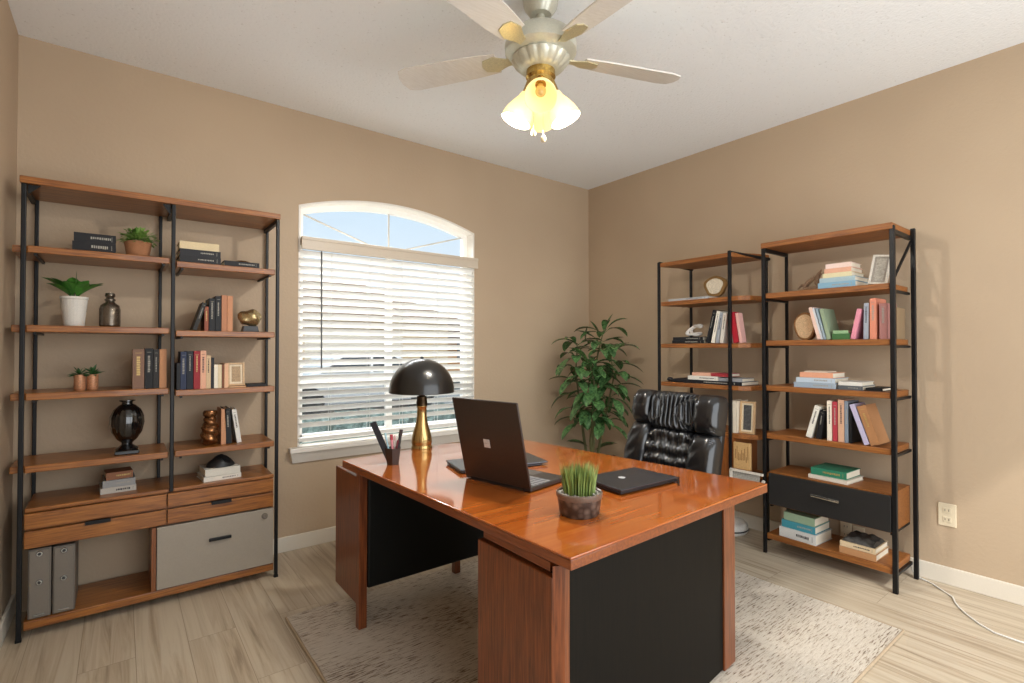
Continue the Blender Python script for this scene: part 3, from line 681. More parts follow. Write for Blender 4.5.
# ------------------------------------------------------------------ leaves
def leaf(bm, base, direc, length, width, droop=.5, up_=V((0, 0, 1)), cup=.15, n=7, obov=.62):
    d = direc.normalized(); side = d.cross(up_)
    if side.length < .1: side = d.cross(V((1, 0, 0)))
    side.normalize(); p = base.copy(); rows = []
    for i in range(n+1):
        t = i/n
        w_ = width/2*max(.03, (math.sin(PI*min(1, t**(.69 if obov < .55 else 1.15)))**.75)) if 0 < t < 1 else width*.02
        nrm = side.cross(d).normalized()
        rows.append((p-side*w_+nrm*w_*cup*2, p.copy(), p+side*w_+nrm*w_*cup*2))
        d = (d+V((0, 0, -1))*droop/n).normalized(); p = p+d*length/n
        side = (side - d*side.dot(d)).normalized()
    vr = [[bm.verts.new(q) for q in r] for r in rows]
    for a, b in zip(vr, vr[1:]):
        bm.faces.new((a[0], b[0], b[1], a[1])); bm.faces.new((a[1], b[1], b[2], a[2]))

RUB = leaf_mat('deep_green_leaf', '1C3F26', '6A9458', .25)
pp = V((-.415, -.43, 0))
pl = thing('potted_tree', 'tall leafy green indoor plant in the room corner behind the desk', 'potted plant', pp)
obj('pot', lathe(nb(), [(0, 0), (.12, 0), (.155, .30), (.16, .31), (.15, .32), (.14, .28), (0, .28)], 40), plain('black_plastic_pot', '17181A', .4), pl, local=True, smooth=True)
rt_ = V((math.cos(yaw), -math.sin(yaw), 0)); fw_ = V((math.sin(yaw), math.cos(yaw), 0))
def P(a, z, f=0): return rt_*a + fw_*f + V((0, 0, z))
stems = [[P(.0, .28), P(.02, .6), P(.0, .9), P(.05, 1.2), P(.09, 1.36)], [P(-.03, .28), P(-.07, .55), P(-.10, .8), P(-.13, 1.05), P(-.12, 1.27)],
         [P(.03, .28), P(.08, .55), P(.13, .8, -.03), P(.17, 1.0, -.04), P(.15, 1.18, -.05)], [P(0, .28, -.03), P(-.02, .5, -.06), P(.0, .75, -.11), P(.0, .98, -.12), P(-.03, 1.1, -.12)]]
for s in stems: obj('stem', tube(nb(), s, [.013, .011, .009, .007, .004], 8), plain('green_brown_stem', '5A5B36', .6), pl, local=True, smooth=True)
rl = random.Random(11); bm = nb()
for si, s in enumerate(stems):
    for t in [i/9 for i in range(2, 10)]:
        x = t*4; i = min(3, int(x)); p0 = s[i].lerp(s[i+1], x-i)
        if p0.z < .62: continue
        cnt = rl.choice((5, 6))
        a0 = rl.uniform(0, 2*PI)
        for kq in range(cnt):
            a = a0+2*PI*kq/cnt+rl.uniform(-.3, .3); el = rl.uniform(-.1, .6) + (.4 if t > .95 else 0)
            d = V((math.cos(a)*math.cos(el), math.sin(a)*math.cos(el), math.sin(el)))
            st = p0 + d*rl.uniform(.03, .06)
            wpos = pp+st+d*.2
            if wpos.x > -.03 or wpos.y > -.03: d.x = -abs(d.x) if wpos.x > -.03 else d.x; d.y = -abs(d.y) if wpos.y > -.03 else d.y
            tube(bm, [p0, st], .002, 4)
            leaf(bm, st, d, rl.uniform(.17, .235), rl.uniform(.060, .088), rl.uniform(.8, 1.7))
# the tall upright leaf and the top tuft
for a, z, dx, dz, ln in ((.10, 1.36, .35, 1, .19), (.07, 1.34, -.3, .6, .16), (.03, 1.33, -.8, .5, .17), (-.10, 1.27, -.9, .55, .16), (.10, 1.30, .8, .35, .17), (-.05, 1.30, .1, .9, .13)):
    leaf(bm, P(a, z), P(dx, dz), ln, .075, .35)
for a, z, dx in ((-.10, .52, -1), (.11, .50, 1), (-.06, .50, -.8), (.06, .47, .7)):
    leaf(bm, P(a*.4, z-.06), P(dx, .45), .17, .075, .5)
for v in bm.verts:      # keep clear of the two walls
    wx, wy = v.co.x+pp.x, v.co.y+pp.y
    if wx > -.02: v.co.x = -.02-pp.x
    if wy > -.02: v.co.y = -.02-pp.y
obj('foliage', bm, RUB, pl, local=True, smooth=True)

# ------------------------------------------------------------------ ceiling fan
FX, FY = -2.10, -1.74
NICK = plain('satin_champagne_metal', 'C4C3B4', .32, .35, .05)
fn = thing('ceiling_fan', 'pale ceiling fan with four bell glass shades above the desk', 'ceiling fan', (FX, FY, H))
MF = Matrix.Translation((FX, FY, 0))
obj('canopy', lathe(nb(), [(0, H-.001), (.075, H-.001), (.078, H-.02), (.07, H-.07), (.045, H-.105), (0, H-.105)], 40, MF), NICK, fn, smooth=True)
obj('downrod', tube(nb(), [(FX, FY, H-.10), (FX, FY, 2.575)], .018, 16), NICK, fn, smooth=True)
obj('motor_housing', lathe(nb(), [(0, 2.585), (.05, 2.583), (.10, 2.565), (.14, 2.535), (.15, 2.505), (.148, 2.475), (.12, 2.455), (0, 2.455)], 56, MF), NICK, fn, smooth=True)
def vent(a, z): return -.05 if (math.sin(a*15) > .2 and z < 2.45 and z > 2.41) else 0
obj('vented_skirt', lathe(nb(), [(0, 2.455), (.115, 2.455), (.122, 2.447), (.112, 2.432), (.095, 2.415), (.075, 2.402), (0, 2.402)], 90, MF, vent), NICK, fn, smooth=True)
obj('light_kit_hub', lathe(nb(), [(0, 2.402), (.060, 2.402), (.062, 2.375), (.052, 2.365), (.052, 2.335), (.058, 2.328), (.055, 2.30), (.03, 2.275), (0, 2.27)], 40, MF), plain('warm_brass_hub', 'C3A35E', .22, .9), fn, smooth=True)
BLADE = wood('whitewashed_blade', 'D2CEC6', 'DEDBD5', 'x', .5)
for kq in range(5):
    a = math.radians(-20+72*kq); M = MF @ Matrix.Rotation(a, 4, 'Z') @ Matrix.Translation((0, 0, 2.47)) @ Matrix.Rotation(math.radians(12), 4, 'X')
    bm = nb(); prism(bm, [(.19, -.052), (.30, -.062), (.60, -.070), (.645, -.058), (.66, -.02), (.66, .02), (.645, .058), (.60, .070), (.30, .062), (.19, .052)], -.003, .003, M)
    blade = obj('blade', bm, BLADE, fn)
    bm = nb(); prism(bm, [(.09, -.012), (.15, -.02), (.20, -.042), (.25, -.03), (.26, 0), (.25, .03), (.20, .042), (.15, .02), (.09, .012)], -.008, -.003, M)
    obj('blade_iron', bm, plain('blade_iron_brass', 'CFC6A4', .3, .5), blade)
# shades
sm_, sn_, sl_, sb_ = base_mat('lit_frosted_glass'); sb_.inputs['Base Color'].default_value = lin('F6E7B6'); sb_.inputs['Roughness'].default_value = .5
sb_.inputs['Emission Color'].default_value = lin('FFEDB4'); sb_.inputs['Emission Strength'].default_value = .30; sb_.inputs['Transmission Weight'].default_value = .3
lb_, ln_, ll_, lbb = base_mat('glowing_bulb'); lbb.inputs['Emission Color'].default_value = lin('FFF3D0'); lbb.inputs['Emission Strength'].default_value = 5
cam_az = math.atan2(cam.location.y-FY, cam.location.x-FX)
for kq in range(4):
    a = cam_az + kq*PI/2; c, s = math.cos(a), math.sin(a); tl = math.radians((42, 23, 64, 23)[kq])
    ax_ = V((c*math.sin(tl), s*math.sin(tl), -math.cos(tl)))
    p0 = V((FX+c*.045, FY+s*.045, 2.335)); q = V((0, 0, -1)).rotation_difference(ax_).to_matrix().to_4x4()
    MS = Matrix.Translation(p0+ax_*.012) @ q @ Matrix.Scale(.90, 4)
    obj('lamp_holder', tube(nb(), [p0-ax_*.02, p0+ax_*.035], .022, 16), MATS['warm_brass_hub'], fn, smooth=True)
    prof = [(.026, -.02), (.030, -.03), (.034, -.045), (.047, -.07), (.062, -.105), (.070, -.135), (.072, -.155), (.069, -.155), (.059, -.105), (.044, -.07), (.03, -.045), (.024, -.02)]
    sh = obj('glass_shade', lathe(nb(), prof, 36, MS), sm_, fn, smooth=True)
    bm = nb(); ball(bm, MS @ V((0, 0, -.095)), .022); tube(bm, [MS @ V((0, 0, -.03)), MS @ V((0, 0, -.08))], .011, 10)
    obj('bulb', bm, lb_ if kq else plain('unlit_amber_bulb', 'D9B878', .2, .2), fn, smooth=True)
    if kq in (0, 2): continue
    pl_ = bpy.data.lights.new('fan_bulb_light', 'POINT'); pl_.energy = 27; pl_.color = (1, .955, .89); pl_.shadow_soft_size = .03
    po = bpy.data.objects.new('fan_bulb_light', pl_); C.objects.link(po); po.location = MS @ V((0, 0, -.135))
for dx, dz in ((-.030, 2.125), (.010, 2.100)):
    b0 = V((FX, FY, 0)) + rt_*dx - fw_*.01
    obj('pull_chain', tube(nb(), [b0+V((0, 0, 2.29)), b0+V((0, 0, dz+.03))], .0015, 6), NICK, fn)
    obj('pull_fob', lathe(nb(), [(0, 0), (.008, .003), (.011, .014), (.008, .026), (0, .03)], 16, Matrix.Translation(b0+V((0, 0, dz)))), plain('cream_fob', 'D8C9A8', .4), fn, smooth=True)

# ------------------------------------------------------------------ books
def col_name(c):
    v = [int(c[i:i+2], 16) for i in (0, 2, 4)]
    d = ''.join('%02X' % int(q*.62) for q in v) if max(v) < 0x48 else c
    return plain('cloth_'+c, d, .55, var=.08, scale=60, spec=.35)
PAGE = plain('book_paper', 'E8DFCB', .8, var=.06, scale=200)
MARKD = plain('gilt_print', 'B79B5E', .4, .3); MARKL = plain('pale_print', '9A968C', .6); MARKK = plain('dark_print', '2A2A30', .6)
def book_mesh(parent, th, dp, h, col, mark='l', pagec=None):
    """local: spine towards -Y, thickness along X from 0..th, height Z"""
    bm = nb(); ct = min(.0025, th*.18)
    box(bm, 0, ct, 0, dp, 0, h); box(bm, th-ct, th, 0, dp, 0, h); box(bm, 0, th, -.001, ct, 0, h)
    cov = obj('cover', bm, col_name(col), parent, local=True)
    obj('pages', box(nb(), ct, th-ct, ct, dp-.004, .004, h-.004), pagec or PAGE, parent, local=True)
    if mark and th > .012:
        mm = {'l': MARKL, 'd': MARKK, 'g': MARKD}[mark]; bm = nb(); rr = random.Random(int(h*1e5+th*1e4))
        z = h*rr.uniform(.80, .88); box(bm, th*.22, th*.78, -.0014, -.001, h*.90, h*.908)
        ww = th*rr.uniform(.10, .18)
        while z > h*rr.uniform(.35, .5):
            dz = rr.uniform(.003, .007); box(bm, th*.5-ww, th*.5+ww*rr.uniform(.6, 1), -.0014, -.001, z-dz, z); z -= dz+.0025
        obj('spine_print', bm, mm, cov, local=True)
def standing(x, y, z, th, dp, h, col, label, group, side='y', tilt=0, mark='l', cat='book', name='book'):
    """side 'y': spine faces -y (window wall); side 'x': spine faces -x (right wall). tilt = sideways lean in radians, + leans right"""
    r = (0, 0, 0) if side == 'y' else (0, 0, -PI/2)
    if abs(tilt) > 1e-4:
        M = Euler(r).to_matrix() @ Matrix.Rotation(tilt, 3, 'Y'); rot = M.to_euler()
        z = z + (th*math.sin(tilt) if tilt > 0 else 0) + .0005
    else: rot = Euler(r)
    t = thing(name, label, cat, (x, y, z), group=group, rot=tuple(rot)); book_mesh(t, th, dp, h, col, mark); return t
def lying(x0, x1, y, z0, z1, dp, col, label, group, side='y', yawd=0, mark='l', name='book', cat='book', pagec=None, spine='front'):
    """flat book: spine along the front"""
    M = (Matrix.Rotation(0 if side == 'y' else -PI/2, 3, 'Z') @ Matrix.Rotation(math.radians(yawd), 3, 'Z'))
    # local: thickness axis X -> up; height axis Z -> across; spine -Y stays front
    R = M @ Matrix(((0, 0, 1), (0, 1, 0), (-1, 0, 0)))
    loc = (x0, y, z1) if side == 'y' else (y, x0, z1)
    t = thing(name, label, cat, loc, group=group, rot=tuple(R.to_euler())); book_mesh(t, z1-z0, dp, abs(x1-x0), col, mark, pagec); return t
ORD = ['first', 'second', 'third', 'fourth', 'fifth', 'sixth', 'seventh', 'eighth', 'ninth', 'tenth', 'eleventh']

# -- bookcase, second level left: black boxes; right: boxes
lying(-3.655, -3.500, -.315, 1.6925, 1.733, .20, '1C1D22', 'black book lying beneath another, left of the basket plant', 'books on the upper left bookcase shelf')
lying(-3.650, -3.500, -.313, 1.7335, 1.774, .19, '202127', 'black book on top of the pair beside the basket plant', 'books on the upper left bookcase shelf')
lying(-3.248, -3.068, -.315, 1.6805, 1.716, .20, '2B2D33', 'dark grey box book, bottom of stack under the cream book', 'books on the upper right bookcase shelf')
lying(-3.248, -3.069, -.313, 1.7165, 1.748, .20, '33353C', 'dark grey book in the middle of stack under cream book', 'books on the upper right bookcase shelf')
lying(-3.249, -3.076, -.312, 1.7485, 1.786, .18, 'D2C09A', 'cream book on top of two dark grey ones, bookcase upper right', 'books on the upper right bookcase shelf', mark=None)
lying(-3.052, -2.885, -.315, 1.6805, 1.708, .19, '17181B', 'single black book lying at the right end of bookcase upper shelf', 'books on the upper right bookcase shelf')
o = obj('paperweight', lathe(nb(), [(0, 0), (.03, 0), (.034, .006), (.02, .014), (0, .016)], 20, Matrix.Translation((-2.955, -.25, 1.7085)) @ Matrix.Diagonal((1.3, .8, 1, 1))), BRASS, smooth=True); tag(o, 'small flat brass paperweight on the single black book', 'paperweight')

def basket_mat():
    m, n, l, b = base_mat('woven_terracotta'); mp = coords(n, l, (1, 1, 1)); wv = n.new('ShaderNodeTexWave'); wv.bands_direction = 'Z'; wv.inputs['Scale'].default_value = 60; wv.inputs['Distortion'].default_value = 3
    l.new(mp.outputs[0], wv.inputs[0]); r = n.new('ShaderNodeValToRGB'); r.color_ramp.elements[0].color = lin('8A5636'); r.color_ramp.elements[1].color = lin('C08A62'); l.new(wv.outputs[0], r.inputs[0]); l.new(r.outputs[0], b.inputs['Base Color']); b.inputs['Roughness'].default_value = .8
    bp = n.new('ShaderNodeBump'); bp.inputs['Strength'].default_value = .7; bp.inputs['Distance'].default_value = .003; l.new(wv.outputs[0], bp.inputs['Height']); l.new(bp.outputs[0], b.inputs['Normal']); return m
t = thing('potted_plant', 'small bushy green plant in a woven terracotta basket pot', 'potted plant', (-3.414, -.22, 1.692))
obj('pot', lathe(nb(), [(0, 0), (.044, 0), (.056, .07), (.056, .078), (.050, .078), (.045, .06), (0, .06)], 32), basket_mat(), t, local=True, smooth=True)
bm = nb(); rl = random.Random(3)
for i in range(420):
    a = rl.uniform(0, 2*PI); el = rl.uniform(-.1, 1.5); d = V((math.cos(a)*math.cos(el), math.sin(a)*math.cos(el), math.sin(el)))
    r = rl.uniform(.25, 1); b0 = V((d.x*.076*r, d.y*.070*r, .080+.055*r*d.z)); leaf(bm, b0, d, .024, .014, .6, n=3)
o = obj('foliage', bm, leaf_mat('light_moss_green', '4C7A2A', '93B35A', .5), t, local=True); 

# -- third level
t = thing('potted_plant', 'broad leaved green plant in a white ribbed pot on the bookcase', 'potted plant', (-3.651, -.22, 1.348))
obj('pot', lathe(nb(), [(0, 0), (.036, 0), (.038, .01), (.049, .125), (.052, .127), (.052, .138), (.046, .138), (.044, .12), (0, .12)], 64, flute=lambda a, z: .012*math.sin(a*24) if z < .126 else 0), plain('whitewashed_clay', 'CFCBC2', .7, var=.12, scale=60), t, local=True, smooth=True)
bm = nb(); rl = random.Random(5)
for i, (a, el, ln) in enumerate(((3.5, .35, .11), (3.9, .05, .10), (2.9, .5, .10), (4.4, .3, .08), (.1, .35, .10), (-.4, .2, .10), (.6, .4, .09), (-.9, .5, .08), (1.7, .7, .09), (-2.6, .5, .09), (5.2, .15, .09), (2.3, .3, .1))):
    d = V((math.cos(a)*math.cos(el), math.sin(a)*math.cos(el)*.8, math.sin(el))); b0 = V((0, 0, .125))+d*.02
    b0 = V((0, 0, .14))+d*.02; tube(bm, [V((0, 0, .12)), b0], .003, 5); leaf(bm, b0, d+V((0, 0, .75)), ln*1.1, .052, .55); leaf(bm, b0, V((d.y, -d.x, 1.3+d.z)), ln*.75, .045, .3)
leaf(bm, V((0, 0, .13)), V((.05, 0, 1)), .13, .022, .1)
obj('foliage', bm, leaf_mat('hosta_green', '2C5A22', '4F8A34', .35), t, local=True, smooth=True)
t = thing('glass_jar', 'silvery mercury glass jar with stopper beside the white pot', 'jar', (-3.520, -.22, 1.348))
MERC = plain('mercury_glass', '6E655A', .15, .85, .6, 60, .3)
obj('jar_body', lathe(nb(), [(0, 0), (.034, 0), (.041, .008), (.041, .085), (.036, .105), (.020, .118), (.018, .124), (0, .124)], 24, flute=lambda a, z: .03*math.sin(a*8)), MERC, t, local=True, smooth=True)
obj('stopper', lathe(nb(), [(0, .124), (.021, .126), (.022, .134), (.014, .140), (.021, .150), (.018, .163), (0, .168)], 20), MERC, t, local=True, smooth=True)
t = thing('bowl_sculpture', 'gold shell bowl sculpture on a black block base', 'sculpture', (-2.912, -.22, 1.336))
obj('block_base', prism(nb(), [(-.042, 0), (.042, 0), (.034, .034), (-.034, .034)], -.03, .03, Matrix(((1, 0, 0, 0), (0, 0, 1, 0), (0, 1, 0, 0), (0, 0, 0, 1)))), plain('black_stone', '1B1B1D', .4), t, local=True, bevel=.002)
bm = nb(); bmesh.ops.create_uvsphere(bm, u_segments=32, v_segments=18, radius=1)
for v in bm.verts:
    c = v.co.copy(); k = 1+.10*math.sin(4*math.atan2(c.y, c.x)+3*c.z); v.co = V((c.x*.060*k, c.y*.045*k, c.z*.046*(1+.12*math.sin(5*c.x))+.079))
obj('shell', bm, plain('burnished_gold', 'A8946C', .25, .8, .3, 25), t, local=True, smooth=True)
G = 'books in the row beside the gold bowl'
ZC = 1.3365
for i, (x, th, h, tl, c, n_, m_) in enumerate(((-3.190, .018, .148, .30, '3B3A34', 'dark olive book with pale pages leaning right', 'l'), (-3.139, .018, .125, 0, '8A4A34', 'short rust brown book', 'g'), (-3.118, .026, .168, 0, '22242B', 'black book', 'l'),
        (-3.090, .026, .182, 0, '1E2026', 'taller black book with pale title', 'l'), (-3.062, .024, .188, 0, 'B27A58', 'copper tan book', None), (-3.036, .025, .186, 0, 'BE8560', 'salmon tan book, rightmost', None))):
    standing(x, -.31, ZC, th, .15, h, c, f'{n_}, {ORD[i]} in the row beside gold bowl', G, tilt=tl, mark=m_)

# -- fourth level
t = thing('potted_plant', 'two joined copper cups holding spiky dark green succulents', 'potted plant', (-3.603, -.22, 1.052))
COP = plain('hammered_copper', 'B98562', .4, .3, .3, 30)
for x in (-.025, .021): obj('copper_cup', lathe(nb(), [(0, 0), (.018, 0), (.022, .01), (.022, .055), (.0235, .072), (.019, .072), (.017, .06), (0, .06)], 24, Matrix.Translation((x, 0, 0))), COP, t, local=True, smooth=True)
bm = nb(); rl = random.Random(9)
for x in (-.027, .023):
    for i in range(26):
        a = rl.uniform(0, 2*PI); el = rl.uniform(.1, 1.3); d = V((math.cos(a)*math.cos(el), math.sin(a)*math.cos(el), math.sin(el))); leaf(bm, V((x, 0, .068)), d, rl.uniform(.035, .058), .012, .4, n=4, cup=.3)
obj('foliage', bm, leaf_mat('dark_succulent', '1F4423', '3E6E38', .45), t, local=True, smooth=True)
G = 'books standing left of the bookcase middle post'
for i, (x, th, h, c, n_, m_) in enumerate(((-3.432, .045, .190, '7A5C4A', 'thick patterned brown book', 'g'), (-3.384, .031, .194, '1D1E22', 'plain black book', 'l'), (-3.351, .022, .190, '3A3230', 'black book with ornate pale spine', 'l'), (-3.327, .029, .190, 'B07C55', 'tan book', None))):
    standing(x, -.31, 1.0525, th, .16, h, c, f'{n_}, {ORD[i]} of four above the black urn', G, mark=m_)
G = 'books in the row left of the tan frame'
for i, (x, th, h, c, n_, m_) in enumerate(((-3.256, .015, .132, '23252B', 'short black book', None), (-3.240, .025, .190, '26304A', 'navy book', 'l'), (-3.213, .026, .192, '1C2438', 'dark navy book with pale lettering', 'l'),
        (-3.184, .028, .192, '8E2028', 'crimson book', 'g'), (-3.155, .025, .194, 'D9A488', 'peach book', 'd'), (-3.129, .020, .170, 'CDB08C', 'sand coloured book', 'd'), (-3.108, .014, .158, '34363E', 'slate book', None),
        (-3.094, .017, .122, 'E5DCC8', 'small cream book', None), (-3.076, .016, .122, 'D9C7A4', 'small buff book', None), (-3.058, .010, .122, '7A4A30', 'thin brown book', None), (-3.047, .018, .128, 'DDB08C', 'small apricot book', None))):
    standing(x, -.31, 1.0405, th, .15, h, c, f'{n_}, {ORD[i]} in row left of tan frame', G, mark=m_)
def picture_frame(loc, w_, h, rotz, lean_, label, fc, inner, art, group=None, lift=0, roll=0):
    R = Matrix.Rotation(rotz, 3, 'Z') @ Matrix.Rotation(roll, 3, 'Y') @ Matrix.Rotation(lean_, 3, 'X')
    t = thing('picture_frame', label, 'picture frame', loc, rot=tuple(R.to_euler())); b = .12*min(w_, h)
    bm = nb(); box(bm, -w_/2, -w_/2+b, -.008, .008, 0, h); box(bm, w_/2-b, w_/2, -.008, .008, 0, h); box(bm, -w_/2+b, w_/2-b, -.008, .008, 0, b); box(bm, -w_/2+b, w_/2-b, -.008, .008, h-b, h)
    obj('frame', bm, fc, t, local=True, bevel=.001)
    obj('mat_board', box(nb(), -w_/2+b, w_/2-b, -.003, .004, b, h-b), inner, t, local=True)
    k = b+.12*min(w_, h)
    bm = nb(); box(bm, -w_/2+k, w_/2-k, -.0038, -.003, k, h-k); obj('print', bm, art, t, local=True)
    return t
CRM = plain('cream_card', 'D9CBB0', .6); TANF = plain('tan_frame_wood', 'C3A27A', .5)
lying(-3.026, -2.945, -.31, 1.0405, 1.0465, .12, 'C9A27A', 'thin tan booklet under the tan picture frame', None, mark=None)
picture_frame((-2.985, -.262, 1.0475), .082, .122, 0, -.08, 'tan picture frame standing at the end of the book row', TANF, CRM, plain('sepia_print', 'A88E6C', .6, var=.5, scale=70))
lying(-2.940, -2.836, -.30, 1.0405, 1.052, .13, '1F2126', 'thin black notebook lying right of the tan frame', None, mark=None)

# -- fifth level
def urn_mat():
    return plain('gloss_black_ceramic', '0C0C0D', .12, 0, .1, coat=.8)
t = thing('urn', 'glossy black ribbed urn on a square foot in the bookcase', 'urn', (-3.450, -.245, .740))
obj('plinth', box(nb(), -.048, .048, -.048, .048, 0, .018), urn_mat(), t, local=True, bevel=.004)
obj('urn_body', lathe(nb(), [(0, .018), (.044, .018), (.046, .026), (.034, .034), (.022, .044), (.022, .052), (.040, .070), (.060, .105), (.068, .145), (.066, .180), (.053, .212), (.032, .232), (.022, .238), (.021, .246), (.032, .252), (.032, .258), (.0, .258)], 72, flute=lambda a, z: .018*math.sin(a*18) if .06 < z < .235 else 0), urn_mat(), t, local=True, smooth=True)
t = thing('vase', 'squat bronze coiled vase left of leaning books in the bookcase', 'vase', (-3.104, -.255, .740))
bm = nb(); bmesh.ops.create_uvsphere(bm, u_segments=40, v_segments=30, radius=1)
for v in bm.verts:
    c = v.co.copy(); z = (c.z+1)/2
    rr = (.044 if z < .62 else .036)*(1 if .02 < z else .8)*(.9+.12*math.sin(z*22+math.atan2(c.y, c.x)*2)); s_ = min(1, math.sqrt(max(0, 1-abs(c.z)**6)))
    l2 = max(1e-6, math.hypot(c.x, c.y)); v.co = V((c.x/l2*rr*s_, c.y/l2*rr*s_, z*.155))
obj('vase_body', bm, plain('mottled_bronze', '7A5232', .22, .75, .45, 30), t, local=True, smooth=True)
obj('vase_neck', lathe(nb(), [(0, .15), (.026, .15), (.033, .158), (.034, .172), (.028, .182), (0, .184)], 28), MATS['mottled_bronze'], t, local=True, smooth=True)
G = 'books leaning beside the bronze vase'
standing(-3.055, -.275, .7405, .022, .15, .186, 'C08B66', 'copper tan book standing against the bronze vase', G, mark=None)
standing(-3.031, -.275, .7405, .026, .15, .186, '26282B', 'black book between the tan and white ones by bronze vase', G, tilt=-.05)
standing(-2.980, -.275, .7405, .022, .15, .180, 'D9D6CF', 'white book leaning left against black one by bronze vase', G, tilt=-.15, mark='d')
# -- counter
G = 'books stacked on the bookcase counter, left bay'
lying(-3.548, -3.412, -.26, .5585, .586, .155, 'AFA9A0', 'pale grey book, bottom of the stack below black urn', G, yawd=4, mark='d')
lying(-3.540, -3.416, -.258, .5865, .620, .15, '8C8C8C', 'silver grey book in the middle of stack below urn', G, yawd=2, mark='l')
lying(-3.528, -3.425, -.25, .6205, .655, .10, '8A5A3C', 'worn brown book on top of the stack below urn', G, yawd=6, mark='g')
G = 'books stacked on the bookcase counter, right bay'
lying(-3.135, -2.960, -.298, .5585, .582, .165, 'DAD6CC', 'white book, bottom of stack under the black pouch', G, yawd=5, mark='d')
lying(-3.128, -2.964, -.292, .5825, .620, .155, 'CFCBC0', 'ivory book directly under the black pouch', G, yawd=5, mark=None)
bm = nb(); bmesh.ops.create_uvsphere(bm, u_segments=32, v_segments=16, radius=1)
for v in bm.verts:
    c = v.co; v.co = V((c.x*.068, c.y*.055, max(-.0, c.z)*(.050+.012*math.sin(c.x*5+c.y*6))*(1-.25*abs(c.x))))
bm.transform(Matrix.Translation((-3.05, -.225, .6205)))
o = obj('pouch', bm, plain('soft_black_leather', '1A1A1C', .45, 0, .1, 30, .2), smooth=True); tag(o, 'slumped black leather pouch on the white book stack', 'pouch')
# -- binders
def binder(x0, x1, h, label):
    t = thing('binder', label, 'binder', ((x0+x1)/2, -.24, .0745), group='grey binders in the bottom of the bookcase')
    w2 = (x1-x0)/2
    BM_ = plain('grey_binder_board', '6A6259', .5, var=.05)
    obj('cover', box(nb(), -w2, w2, -.075, .16, 0, h), BM_, t, local=True, bevel=.004)
    s = obj('spine', box(nb(), -w2+.006, w2-.006, -.080, -.075, .006, h-.006), plain('grey_binder_spine', '726A60', .45, var=.05), t, local=True, bevel=.001)
    for z in (h*.93, h*.52):
        bm = nb(); bmesh.ops.create_cone(bm, cap_ends=True, segments=24, radius1=.013, radius2=.010, depth=.005, matrix=Matrix.Translation((0, -.082, z)) @ Matrix.Rotation(PI/2, 4, 'X'))
        rg = obj('finger_ring', bm, plain('chrome_ring', 'B9C0C2', .2, .9), s, local=True)
        bm = nb(); bmesh.ops.create_cone(bm, cap_ends=True, segments=20, radius1=.006, radius2=.006, depth=.003, matrix=Matrix.Translation((0, -.085, z)) @ Matrix.Rotation(PI/2, 4, 'X')); obj('ring_hole', bm, plain('ring_dark', '30302F', .6), s, local=True)
    obj('label_holder', box(nb(), -.018, .018, -.083, -.080, .014, .019), MATS['chrome_ring'], s, local=True)
binder(-3.788, -3.712, .300, 'grey ring binder nearest the left post of the bookcase')
binder(-3.708, -3.632, .296, 'grey ring binder right beside its twin on the bottom board')

# -- narrow unit
YF = -.335
t = thing('agate_slice', 'round agate slice with gold rim standing on the narrow unit', 'ornament', (-.20, -1.402, 1.602))
def disc(th, rx, rz, zc, seg=40, wob=.06, ph=0):
    bm = nb(); prism(bm, [(rx*(1+wob*math.sin(3*2*PI*i/seg+ph)+wob*.5*math.sin(5*2*PI*i/seg))*math.cos(2*PI*i/seg), zc+rz*(1+wob*math.sin(3*2*PI*i/seg+ph)+wob*.5*math.sin(5*2*PI*i/seg))*math.sin(2*PI*i/seg)) for i in range(seg)], -th/2, th/2, Matrix(((0, 0, 1, 0), (-1, 0, 0, 0), (0, 1, 0, 0), (0, 0, 0, 1)))); return bm
obj('rim', disc(.028, .083, .074, .076), plain('dark_gold_rim', '8E6E42', .35, .6, .3), t, local=True, bevel=.004)
obj('face', disc(.034, .060, .054, .078), plain('pale_agate', 'DDD2BC', .35, 0, .25, 25), t, local=True, bevel=.002)
lying(-1.11, -1.43, -.33, 1.5855, 1.601, .22, 'AEB2B4', 'wide flat grey magazine under the agate slice', None, 'x', mark='d')
G = 'black books under the white knot sculpture'
lying(-1.145, -1.395, -.338, 1.2805, 1.303, .19, '1E2128', 'black book, lower of two under the white knot', G, 'x')
lying(-1.150, -1.385, -.335, 1.3035, 1.326, .18, '2A2B30', 'black book directly beneath the white knot sculpture', G, 'x')
bm = nb(); pts = []
for i in range(49):
    a = 2*PI*i/48; pts.append(V((-.25+.022*math.cos(3*a), -1.275-.045*math.sin(2*a)-.015*math.sin(a), 1.375+.034*math.sin(a+.6)+.012*math.cos(3*a))))
tube(bm, pts, .011, 10); o = obj('knot_sculpture', bm, plain('matt_white_plaster', 'DAD6D0', .6), smooth=True); tag(o, 'small white knot sculpture on the two black books', 'sculpture')
G = 'books leaning on the narrow unit third shelf'
for i, (y, th, h, tl, c, n_) in enumerate(((-1.405, .024, .225, .24, '25282E', 'black book leaning right'), (-1.444, .024, .215, .20, 'E0DCD0', 'white book leaning right'), (-1.476, .022, .205, .16, '9BA0A8', 'blue grey book leaning right'), (-1.505, .026, .200, .14, 'D8D2C8', 'ivory book leaning on the post'))):
    standing(-.33, y, 1.2805, th, .15, h, c, f'{n_}, {ORD[i]} right of the white knot', G, 'x', tilt=tl, mark='d' if i else 'l')
standing(-.33, -1.602, 1.2805, .036, .06, .200, 'A81E2E', 'red book leaning left behind the narrow unit post', G, 'x', tilt=-.15, mark=None)
standing(-.33, -1.643, 1.2805, .020, .05, .195, 'D8A8A0', 'pale pink book leaning on the red book', G, 'x', tilt=-.15, mark=None)
G = 'books stacked on the narrow unit above the chair'
